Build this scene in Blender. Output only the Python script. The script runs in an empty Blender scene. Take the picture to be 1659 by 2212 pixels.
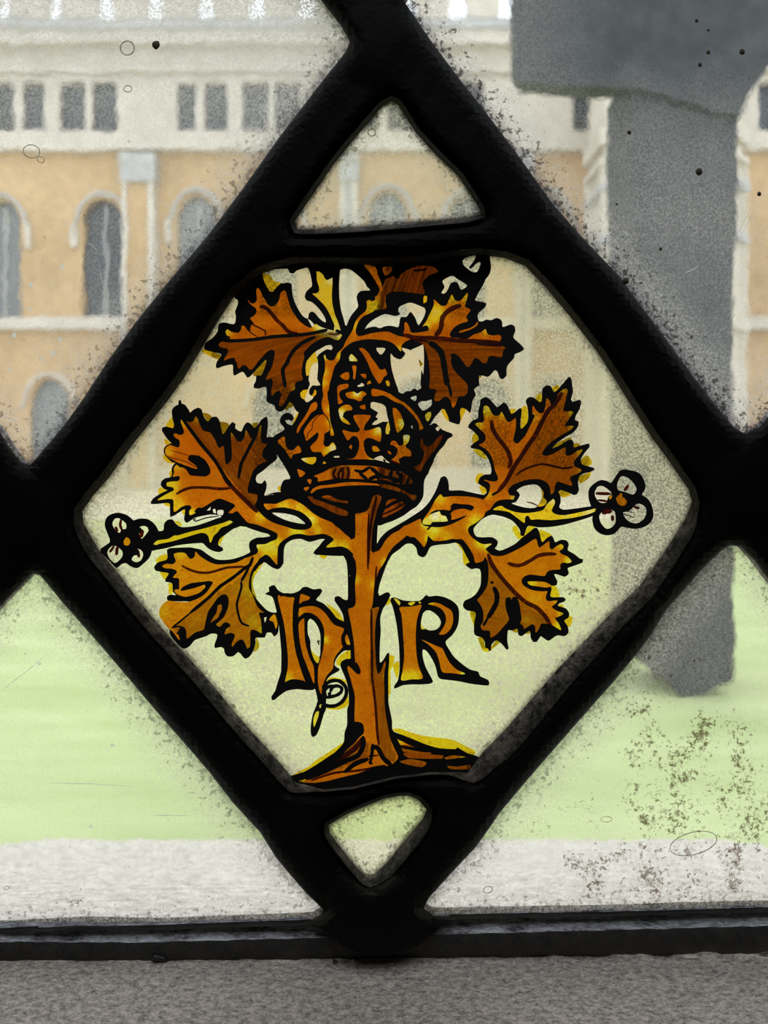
import bpy, math, random
import numpy as np
from mathutils import Vector
from mathutils.geometry import delaunay_2d_cdt
random.seed(7)
rng = np.random.default_rng(7)

# ---------------------------------------------------------------- camera, sky, exposure
D = 0.160            # camera to window glass, metres
F = 1600.0           # focal length in pixels of the 1659 x 2212 frame
HX, HY = 829.5, 960.0  # point of the frame at eye level
SKY_STRENGTH = 1.7
SUN_STRENGTH = 0.0
EXPOSURE = 0.12
sc = bpy.context.scene
cam_data = bpy.data.cameras.new('camera')
cam = bpy.data.objects.new('camera', cam_data)
sc.collection.objects.link(cam)
cam.location = (0, -D, 0)
cam.rotation_euler = (math.pi/2, 0, 0)
cam_data.sensor_width = 36.0
cam_data.sensor_fit = 'AUTO'
cam_data.lens = 36.0*F/2212.0
cam_data.shift_y = (HY-1106.0)/2212.0
cam_data.clip_start = 0.005
cam_data.clip_end = 300
cam_data.dof.use_dof = True
cam_data.dof.focus_distance = D-0.0006
cam_data.dof.aperture_fstop = 18.0
sc.camera = cam

world = bpy.data.worlds.new('overcast_sky')
sc.world = world
world.use_nodes = True
wn = world.node_tree
bg = wn.nodes['Background']
bg.inputs['Color'].default_value = (0.88, 0.93, 1.0, 1)
bg.inputs['Strength'].default_value = SKY_STRENGTH
sc.view_settings.view_transform = 'Standard'
sc.view_settings.look = 'None'
sc.view_settings.gamma = 1
sc.view_settings.use_curve_mapping = False
sc.view_settings.exposure = EXPOSURE
if SUN_STRENGTH > 0:
    sl = bpy.data.lights.new('sun', 'SUN'); sl.energy = SUN_STRENGTH; sl.angle = 0.3
    so = bpy.data.objects.new('sun', sl); sc.collection.objects.link(so)
    so.rotation_euler = (math.radians(35), 0, math.radians(-20))

# ---------------------------------------------------------------- helpers
def W(X, Y, y=0.0):
    """a point of the frame carried out to the plane at depth y behind the glass"""
    k = (D+y)/F
    return ((X-HX)*k, y, (HY-Y)*k)

def props(o, label=None, cat=None, group=None, kind=None):
    if label: o['label'] = label
    if cat: o['category'] = cat
    if group: o['group'] = group
    if kind: o['kind'] = kind
    return o

def empty(name, loc, label=None, cat=None, group=None, kind=None):
    o = bpy.data.objects.new(name, None)
    sc.collection.objects.link(o)
    o.location = loc
    o.empty_display_size = 0.01
    return props(o, label, cat, group, kind)

def mesh_obj(name, verts, faces, mat, parent=None, smooth=False, attrs=None, **kw):
    me = bpy.data.meshes.new(name)
    me.from_pydata([tuple(map(float, v)) for v in verts], [], [tuple(map(int, f)) for f in faces])
    if attrs:
        for an, vals in attrs.items():
            a = me.attributes.new(an, 'FLOAT', 'POINT')
            a.data.foreach_set('value', np.asarray(vals, dtype=np.float32))
    me.materials.append(mat)
    if smooth:
        me.polygons.foreach_set('use_smooth', [True]*len(me.polygons))
    me.update()
    o = bpy.data.objects.new(name, me)
    sc.collection.objects.link(o)
    if parent is not None:
        o.parent = parent
        o.matrix_parent_inverse.identity()
        # children keep world placement: subtract the root chain
        off = Vector((0, 0, 0)); p = parent
        while p is not None:
            off += p.location; p = p.parent
        o.location = -off
    return props(o, **kw)

class MB:
    def __init__(s): s.v = []; s.f = []
    def box(s, a, b):
        x0, y0, z0 = a; x1, y1, z1 = b; n = len(s.v)
        s.v += [(x0,y0,z0),(x1,y0,z0),(x1,y1,z0),(x0,y1,z0),(x0,y0,z1),(x1,y0,z1),(x1,y1,z1),(x0,y1,z1)]
        s.f += [tuple(n+i for i in f) for f in ((0,3,2,1),(4,5,6,7),(0,1,5,4),(1,2,6,5),(2,3,7,6),(3,0,4,7))]
        return s
    def prism(s, pts, y0, y1):           # outline in x,z extruded along y
        n = len(s.v); k = len(pts)
        s.v += [(p[0], y0, p[1]) for p in pts]+[(p[0], y1, p[1]) for p in pts]
        s.f.append(tuple(n+i for i in range(k))); s.f.append(tuple(n+k+i for i in reversed(range(k))))
        for i in range(k):
            j = (i+1) % k
            s.f.append((n+i, n+k+i, n+k+j, n+j))
        return s
    def tube(s, pts, r, seg=8):
        P = [Vector(p) for p in pts]; n = len(s.v)
        for i, p in enumerate(P):
            t = (P[min(i+1, len(P)-1)]-P[max(i-1, 0)]).normalized()
            a = t.cross(Vector((0, 1, 0)))
            if a.length < 1e-4: a = t.cross(Vector((1, 0, 0)))
            a.normalize(); b = t.cross(a)
            rr = r[i] if isinstance(r, (list, tuple)) else r
            for k in range(seg):
                an = 2*math.pi*k/seg
                s.v.append(tuple(p+a*math.cos(an)*rr+b*math.sin(an)*rr))
        for i in range(len(P)-1):
            for k in range(seg):
                k2 = (k+1) % seg
                s.f.append((n+i*seg+k, n+i*seg+k2, n+(i+1)*seg+k2, n+(i+1)*seg+k))
        s.f.append(tuple(n+k for k in reversed(range(seg))))
        s.f.append(tuple(n+(len(P)-1)*seg+k for k in range(seg)))
        return s
    def build(s, name, mat, parent=None, smooth=False, **kw):
        return mesh_obj(name, s.v, s.f, mat, parent, smooth, **kw)

def smooth_poly(P, sub=3, closed=True):
    P = np.asarray(P, float); n = len(P); out = []
    rngi = range(n) if closed else range(n-1)
    for i in rngi:
        if closed: a, b, c, d = P[i-1], P[i], P[(i+1) % n], P[(i+2) % n]
        else: a, b, c, d = P[max(i-1, 0)], P[i], P[i+1], P[min(i+2, n-1)]
        L = np.linalg.norm(c-b)
        m1 = (c-a)*0.5; m2 = (d-b)*0.5
        l1 = np.linalg.norm(m1); l2 = np.linalg.norm(m2)
        if l1 > L: m1 = m1*L/l1
        if l2 > L: m2 = m2*L/l2
        k = max(1, min(6, int(L/4.0))) if sub is None else sub
        for j in range(k):
            t = j/k; t2 = t*t; t3 = t2*t
            out.append((2*t3-3*t2+1)*b+(t3-2*t2+t)*m1*0.9+(-2*t3+3*t2)*c+(t3-t2)*m2*0.9)
    if not closed: out.append(P[-1])
    return np.array(out)

def inside(poly, pts):
    poly = np.asarray(poly); pts = np.asarray(pts)
    res = np.zeros(len(pts), bool)
    lo = poly.min(0); hi = poly.max(0)
    m = (pts[:, 0] >= lo[0]) & (pts[:, 0] <= hi[0]) & (pts[:, 1] >= lo[1]) & (pts[:, 1] <= hi[1])
    idx = np.nonzero(m)[0]
    if len(idx) == 0: return res
    q = pts[idx]; c = np.zeros(len(q), bool)
    x, y = q[:, 0], q[:, 1]
    for i in range(len(poly)):
        x1, y1 = poly[i-1]; x2, y2 = poly[i]
        if y1 == y2: continue
        cond = (y1 > y) != (y2 > y)
        c ^= cond & (x < (x2-x1)*(y-y1)/(y2-y1)+x1)
    res[idx] = c
    return res

def cdt(polys, extra=None):
    vs = []; es = []
    for P in polys:
        n = len(vs); k = len(P)
        vs += [Vector((float(p[0]), float(p[1]))) for p in P]
        es += [(n+i, n+(i+1) % k) for i in range(k)]
    if extra is not None: vs += [Vector((float(p[0]), float(p[1]))) for p in extra]
    v, e, f, *_ = delaunay_2d_cdt(vs, es, [], 0, 1e-4)
    V = np.array([(p[0], p[1]) for p in v]); T = np.array([t for t in f if len(t) == 3])
    return V, T

def sub_mesh(V, T, mask):
    T = T[mask]
    if len(T) == 0: return None, None, None
    u, inv = np.unique(T, return_inverse=True)
    return V[u], inv.reshape(-1, 3), u

def dist_to(pts, target):
    out = np.empty(len(pts))
    for i in range(0, len(pts), 2000):
        d = pts[i:i+2000, None, :]-target[None, :, :]
        out[i:i+2000] = np.sqrt((d**2).sum(2).min(1))
    return out

def densify(P, step=6.0):
    P = np.asarray(P, float); out = []
    for i in range(len(P)):
        a, b = P[i], P[(i+1) % len(P)]; L = np.linalg.norm(b-a); k = max(1, int(L/step))
        for j in range(k): out.append(a+(b-a)*j/k)
    return np.array(out)

# ---------------------------------------------------------------- materials
def new_mat(name):
    m = bpy.data.materials.new(name); m.use_nodes = True
    nt = m.node_tree; nt.nodes.clear()
    out = nt.nodes.new('ShaderNodeOutputMaterial')
    return m, nt, out
class N:
    def __init__(s, nt): s.nt = nt
    def __call__(s, typ, **kw):
        n = s.nt.nodes.new('ShaderNode'+typ)
        for k, v in kw.items():
            if k.startswith('i_'):
                key = k[2:]
                key = int(key) if key.isdigit() else key.replace('_', ' ')
                if hasattr(v, 'links') or isinstance(v, bpy.types.NodeSocket): s.nt.links.new(v, n.inputs[key])
                else: n.inputs[key].default_value = v
            else: setattr(n, k, v)
        return n
    def coord(s, scale=(1, 1, 1), rot=(0, 0, 0), kind="Object", typ="POINT"):
        t = s("TexCoord"); mp = s("Mapping"); mp.vector_type = typ
        mp.inputs['Scale'].default_value = scale; mp.inputs['Rotation'].default_value = rot
        s.nt.links.new(t.outputs[kind], mp.inputs['Vector']); return mp.outputs[0]
    def noise(s, vec, scale, detail=4, rough=0.6, dist=0.0):
        n = s('TexNoise'); n.inputs['Scale'].default_value = scale; n.inputs['Detail'].default_value = detail
        n.inputs['Roughness'].default_value = rough; n.inputs['Distortion'].default_value = dist
        s.nt.links.new(vec, n.inputs['Vector']); return n.outputs['Fac']
    def rng(s, val, a, b, c=0.0, d=1.0, clamp=True):
        n = s('MapRange'); n.clamp = clamp
        s.nt.links.new(val, n.inputs[0])
        for i, q in enumerate((a, b, c, d)):
            if isinstance(q, bpy.types.NodeSocket): s.nt.links.new(q, n.inputs[i+1])
            else: n.inputs[i+1].default_value = q
        return n.outputs[0]
    def math(s, op, a, b=0.0):
        n = s('Math'); n.operation = op
        for i, q in enumerate((a, b)):
            if isinstance(q, bpy.types.NodeSocket): s.nt.links.new(q, n.inputs[i])
            else: n.inputs[i].default_value = q
        return n.outputs[0]
    def mix(s, fac, a, b):
        n = s('MixRGB')
        for i, q in enumerate((fac, a, b)):
            if isinstance(q, bpy.types.NodeSocket): s.nt.links.new(q, n.inputs[i])
            elif i == 0: n.inputs[0].default_value = q
            else: n.inputs[i].default_value = (*q, 1) if len(q) == 3 else q
        return n.outputs[0]
    def attr(s, name):
        n = s('Attribute'); n.attribute_name = name; return n.outputs['Fac']
    def bump(s, h, strength=0.3, dist=0.001):
        n = s('Bump'); n.inputs['Strength'].default_value = strength; n.inputs['Distance'].default_value = dist
        s.nt.links.new(h, n.inputs['Height']); return n.outputs[0]
    def mixsh(s, fac, a, b):
        n = s('MixShader')
        if isinstance(fac, bpy.types.NodeSocket): s.nt.links.new(fac, n.inputs[0])
        else: n.inputs[0].default_value = fac
        s.nt.links.new(a, n.inputs[1]); s.nt.links.new(b, n.inputs[2]); return n.outputs[0]

def stone_mat(name, c1, c2, scale, bump=0.4, bdist=0.001, rough=0.9, fine=None, streak=(1, 1, 1), lo=0.35, hi=0.65, lit_side=False):
    m, nt, out = new_mat(name); n = N(nt)
    co = n.coord(scale=streak)
    a = n.noise(co, scale, 6, 0.65)
    f = n.noise(co, (fine or scale*6), 3, 0.6)
    fac = n.rng(n.math('ADD', n.math('MULTIPLY', a, 0.6), n.math('MULTIPLY', f, 0.4)), lo, hi)
    if lit_side: fac = n.math('MULTIPLY', fac, n.attr('lit_side'))
    col = n.mix(fac, c1, c2)
    p = n('BsdfPrincipled'); nt.links.new(col, p.inputs['Base Color']); p.inputs['Roughness'].default_value = rough
    nt.links.new(n.bump(f, bump, bdist), p.inputs['Normal'])
    nt.links.new(p.outputs[0], out.inputs[0]); return m

def plain_mat(name, c, rough=0.6, metal=0.0):
    m, nt, out = new_mat(name); n = N(nt)
    p = n('BsdfPrincipled'); p.inputs['Roughness'].default_value = rough; p.inputs['Metallic'].default_value = metal
    f = n.noise(n.coord(), 40, 3)
    nt.links.new(n.mix(f, tuple(x*0.8 for x in c), tuple(min(1, x*1.2) for x in c)), p.inputs['Base Color'])
    nt.links.new(p.outputs[0], out.inputs[0]); return m

def fleck_mat(name, c):
    m, nt, out = new_mat(name); n = N(nt)
    t = n('BsdfTranslucent'); t.inputs['Color'].default_value = (*c, 1)
    f = n.noise(n.coord(), 1200, 3)
    tr = n('BsdfTransparent')
    nt.links.new(n.mixsh(n.rng(f, .3, .7, .4, 1.0), tr.outputs[0], t.outputs[0]), out.inputs[0]); return m

def lead_mat():
    m, nt, out = new_mat('dark_lead'); n = N(nt)
    co = n.coord(); f = n.noise(co, 900, 6, 0.65); g = n.noise(co, 120, 3)
    p = n('BsdfPrincipled'); p.inputs['Roughness'].default_value = 0.6; p.inputs['Specular IOR Level'].default_value = 0.12
    nt.links.new(n.mix(f, (0.0008, 0.0008, 0.0009), (0.004, 0.0037, 0.0034)), p.inputs['Base Color'])
    nt.links.new(n.bump(n.math('ADD', f, g), 0.5, 0.0004), p.inputs['Normal'])
    nt.links.new(p.outputs[0], out.inputs[0]); return m

def glass_mat(name='old_hand_made_glass', tint=(0.985, 0.992, 0.985)):
    m, nt, out = new_mat(name); n = N(nt)
    co = n.coord(); big = n.noise(co, 45, 2, 0.5, 0.4); small = n.noise(co, 260, 2, 0.5)
    h = n.math('ADD', n.math('MULTIPLY', big, 1.0), n.math('MULTIPLY', small, 0.10))
    r = n('BsdfRefraction'); r.inputs['IOR'].default_value = 1.45; r.inputs['Roughness'].default_value = 0.0
    r.inputs['Color'].default_value = (*tint, 1)
    nt.links.new(n.bump(h, 1.0, 0.00010), r.inputs['Normal'])
    nt.links.new(r.outputs[0], out.inputs[0]); return m

def grime_mat(name, base, tint, brown=0.0, speck=0.5, dark_edge=0.75, brown_box=None):
    """dusty film on the room side of a pane: scatters daylight, with specks and brown crusts"""
    m, nt, out = new_mat(name); n = N(nt)
    co = n.coord(); edge = n.attr('edge'); extra = n.attr('film')
    grain = n.noise(co, 2000, 4, 0.75)
    cloud = n.noise(co, 38, 4, 0.6)
    haze = n.math('ADD', base, n.math('MULTIPLY', n.rng(cloud, 0.35, 0.7), base*0.6))
    haze = n.math('ADD', haze, n.math('MULTIPLY', extra, 1.0))
    haze = n.math('ADD', haze, n.math('MULTIPLY', n.rng(edge, 0.0, 1.0, 1.0, 0.0), 0.30))
    haze = n.math('MULTIPLY', haze, n.rng(grain, 0.36, 0.64, 0.30, 1.75))
    clampn = n('Clamp'); nt.links.new(haze, clampn.inputs[0]); haze = clampn.outputs[0]
    tr = n('BsdfTransparent'); tl = n('BsdfTranslucent')
    tl.inputs['Color'].default_value = (*tint, 1)
    film = n.mixsh(haze, tr.outputs[0], tl.outputs[0])
    # grey dirt grains, denser at the leads
    w = n.noise(co, 700, 5, 0.75)
    th = n.rng(edge, 0.0, 1.0, 0.50, 0.665)
    gm = n.rng(n.math('SUBTRACT', w, th), 0.0, 0.04)
    gm = n.math('MULTIPLY', gm, speck)
    dk = n('BsdfDiffuse'); dk.inputs['Color'].default_value = (0.035, 0.03, 0.022, 1)
    film = n.mixsh(gm, film, dk.outputs[0])
    # crusts
    b = n.attr('crust')
    w2 = n.noise(co, 1000, 7, 0.8, 0.3)
    w3 = n.noise(co, 150, 4, 0.65, 0.5)
    s2 = n.math('ADD', n.math('MULTIPLY', w2, 0.62), n.math('MULTIPLY', w3, 0.38))
    cm = n.rng(n.math('SUBTRACT', n.math('ADD', s2, n.math('MULTIPLY', b, 0.075)), 0.64), 0.0, 0.05)
    br = n('BsdfTransparent'); br.inputs['Color'].default_value = (0.13, 0.075, 0.03, 1)
    film = n.mixsh(n.math('MULTIPLY', cm, 0.85), film, br.outputs[0])
    # soot line where the film meets the lead
    sm = n.rng(n.math('ADD', edge, n.math('MULTIPLY', n.math('SUBTRACT', w, 0.5), 0.9)), 0.02, 0.16, dark_edge, 0.0)
    film = n.mixsh(sm, film, dk.outputs[0])
    nt.links.new(film, out.inputs[0]); return m

def stain_mat(name, ang):
    m, nt, out = new_mat(name); n = N(nt)
    yel = n.attr('yel'); matt = n.attr('matt')
    co = n.coord(); mot = n.noise(co, 260, 5, 0.7)
    ye = n.math('ADD', yel, n.math('MULTIPLY', n.math('SUBTRACT', mot, 0.5), 0.5))
    cr = n('ValToRGB'); nt.links.new(n.math('MULTIPLY', ye, 0.5), cr.inputs[0])
    el = cr.color_ramp.elements
    el[0].position = 0.0; el[0].color = (0.60, 0.125, 0.003, 1)
    el[1].position = 1.0; el[1].color = (1, 1, 0.97, 1)
    e = el.new(0.18); e.color = (0.78, 0.27, 0.006, 1)
    e = el.new(0.45); e.color = (0.92, 0.68, 0.02, 1)
    e = el.new(0.75); e.color = (1.0, 0.93, 0.35, 1)
    cs = n.coord(scale=(1/60, 1/60, 1/1500), rot=(0, -ang, 0), typ="TEXTURE")
    s1 = n.noise(cs, 1.0, 4, 0.6)
    streak = n.rng(s1, 0.36, 0.64, 0.0, 1.0)
    mf = n.math('MULTIPLY', matt, n.rng(streak, 0.0, 1.0, 0.62, 1.0))
    col = n.mix(mf, cr.outputs[0], (0.055, 0.010, 0.002))
    pit = n.rng(n.noise(co, 800, 4, 0.7), 0.60, 0.68, 0, 0.5)
    col = n.mix(pit, col, (0.25, 0.05, 0.004))
    t = n('BsdfTransparent'); nt.links.new(col, t.inputs['Color'])
    nt.links.new(t.outputs[0], out.inputs[0]); return m

def paint_mat(name, c, opacity, holes=0.72):
    m, nt, out = new_mat(name); n = N(nt)
    co = n.coord(); f = n.noise(co, 900, 4, 0.7)
    p = n('BsdfPrincipled'); p.inputs['Base Color'].default_value = (0.004, 0.003, 0.003, 1); p.inputs['Roughness'].default_value = 0.7
    t = n('BsdfTransparent'); t.inputs['Color'].default_value = (*c, 1)
    fac = n.rng(f, holes, holes+0.03, opacity, 0.0)
    nt.links.new(n.mixsh(fac, t.outputs[0], p.outputs[0]), out.inputs[0]); return m

# ---------------------------------------------------------------- the painted quarry: traced line work
# every string lists points in small survey squares (letter = square), 300 frame pixels over 1659 units
SQ = dict(a=(430,540), b=(650,540), c=(850,540), d=(320,840), e=(560,740), f=(760,740), g=(560,920), h=(760,920),
          i=(1000,800), j=(1000,960), k=(1150,960), l=(1000,1130), m=(210,1030), n=(330,1130), o=(560,1180),
          p=(780,1200), q=(560,1420), r=(760,1430))
def trace(s):
    ox, oy = 0, 0; out = []
    for t in s.split():
        if t in SQ: ox, oy = SQ[t]
        else:
            u, v = t.split(','); out.append((ox+float(u)*300/1659, oy+float(v)*300/1659))
    return out

# motif: (name, label, matt angle in degrees)
MOTIF = dict(
 UL=('painted_leaf', 'amber and brown painted leaf at upper left of the crown', 18),
 UR=('painted_leaf', 'amber leaf with dark brown lower half at upper right of the crown', 0),
 ML=('painted_leaf', 'large amber leaf at middle left, its right half brown', -52),
 MR=('painted_leaf', 'large amber leaf at middle right with hatched brown side', 62),
 LL=('painted_leaf', 'yellowish amber leaf at lower left touching the lead', 42),
 LR=('painted_leaf', 'amber leaf at lower right above the lead', -12),
 SH=('painted_shoot', 'yellow and brown cut shoots above the crown', 70),
 CR=('painted_crown', 'arched crown with crosses in amber and black', 80),
 TR=('painted_trunk', 'amber trunk with roots and two branches', 88),
 H=('painted_letter', 'amber letter H left of the trunk', 88),
 R=('painted_letter', 'amber letter R right of the trunk', 88),
 TD=('painted_tendril', 'black curled tendril at upper right', 0),
 PD=('painted_tendril', 'curled tendril and bud left of the trunk foot', 60),
 SL=('painted_twig', 'yellow thorny twig at left', 15),
 SR=('painted_twig', 'yellow thorny twig at right', 5),
 FL=('painted_flower', 'black outlined flower at left', 0),
 FR=('painted_flower', 'black outlined flower at right', 0))

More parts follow.
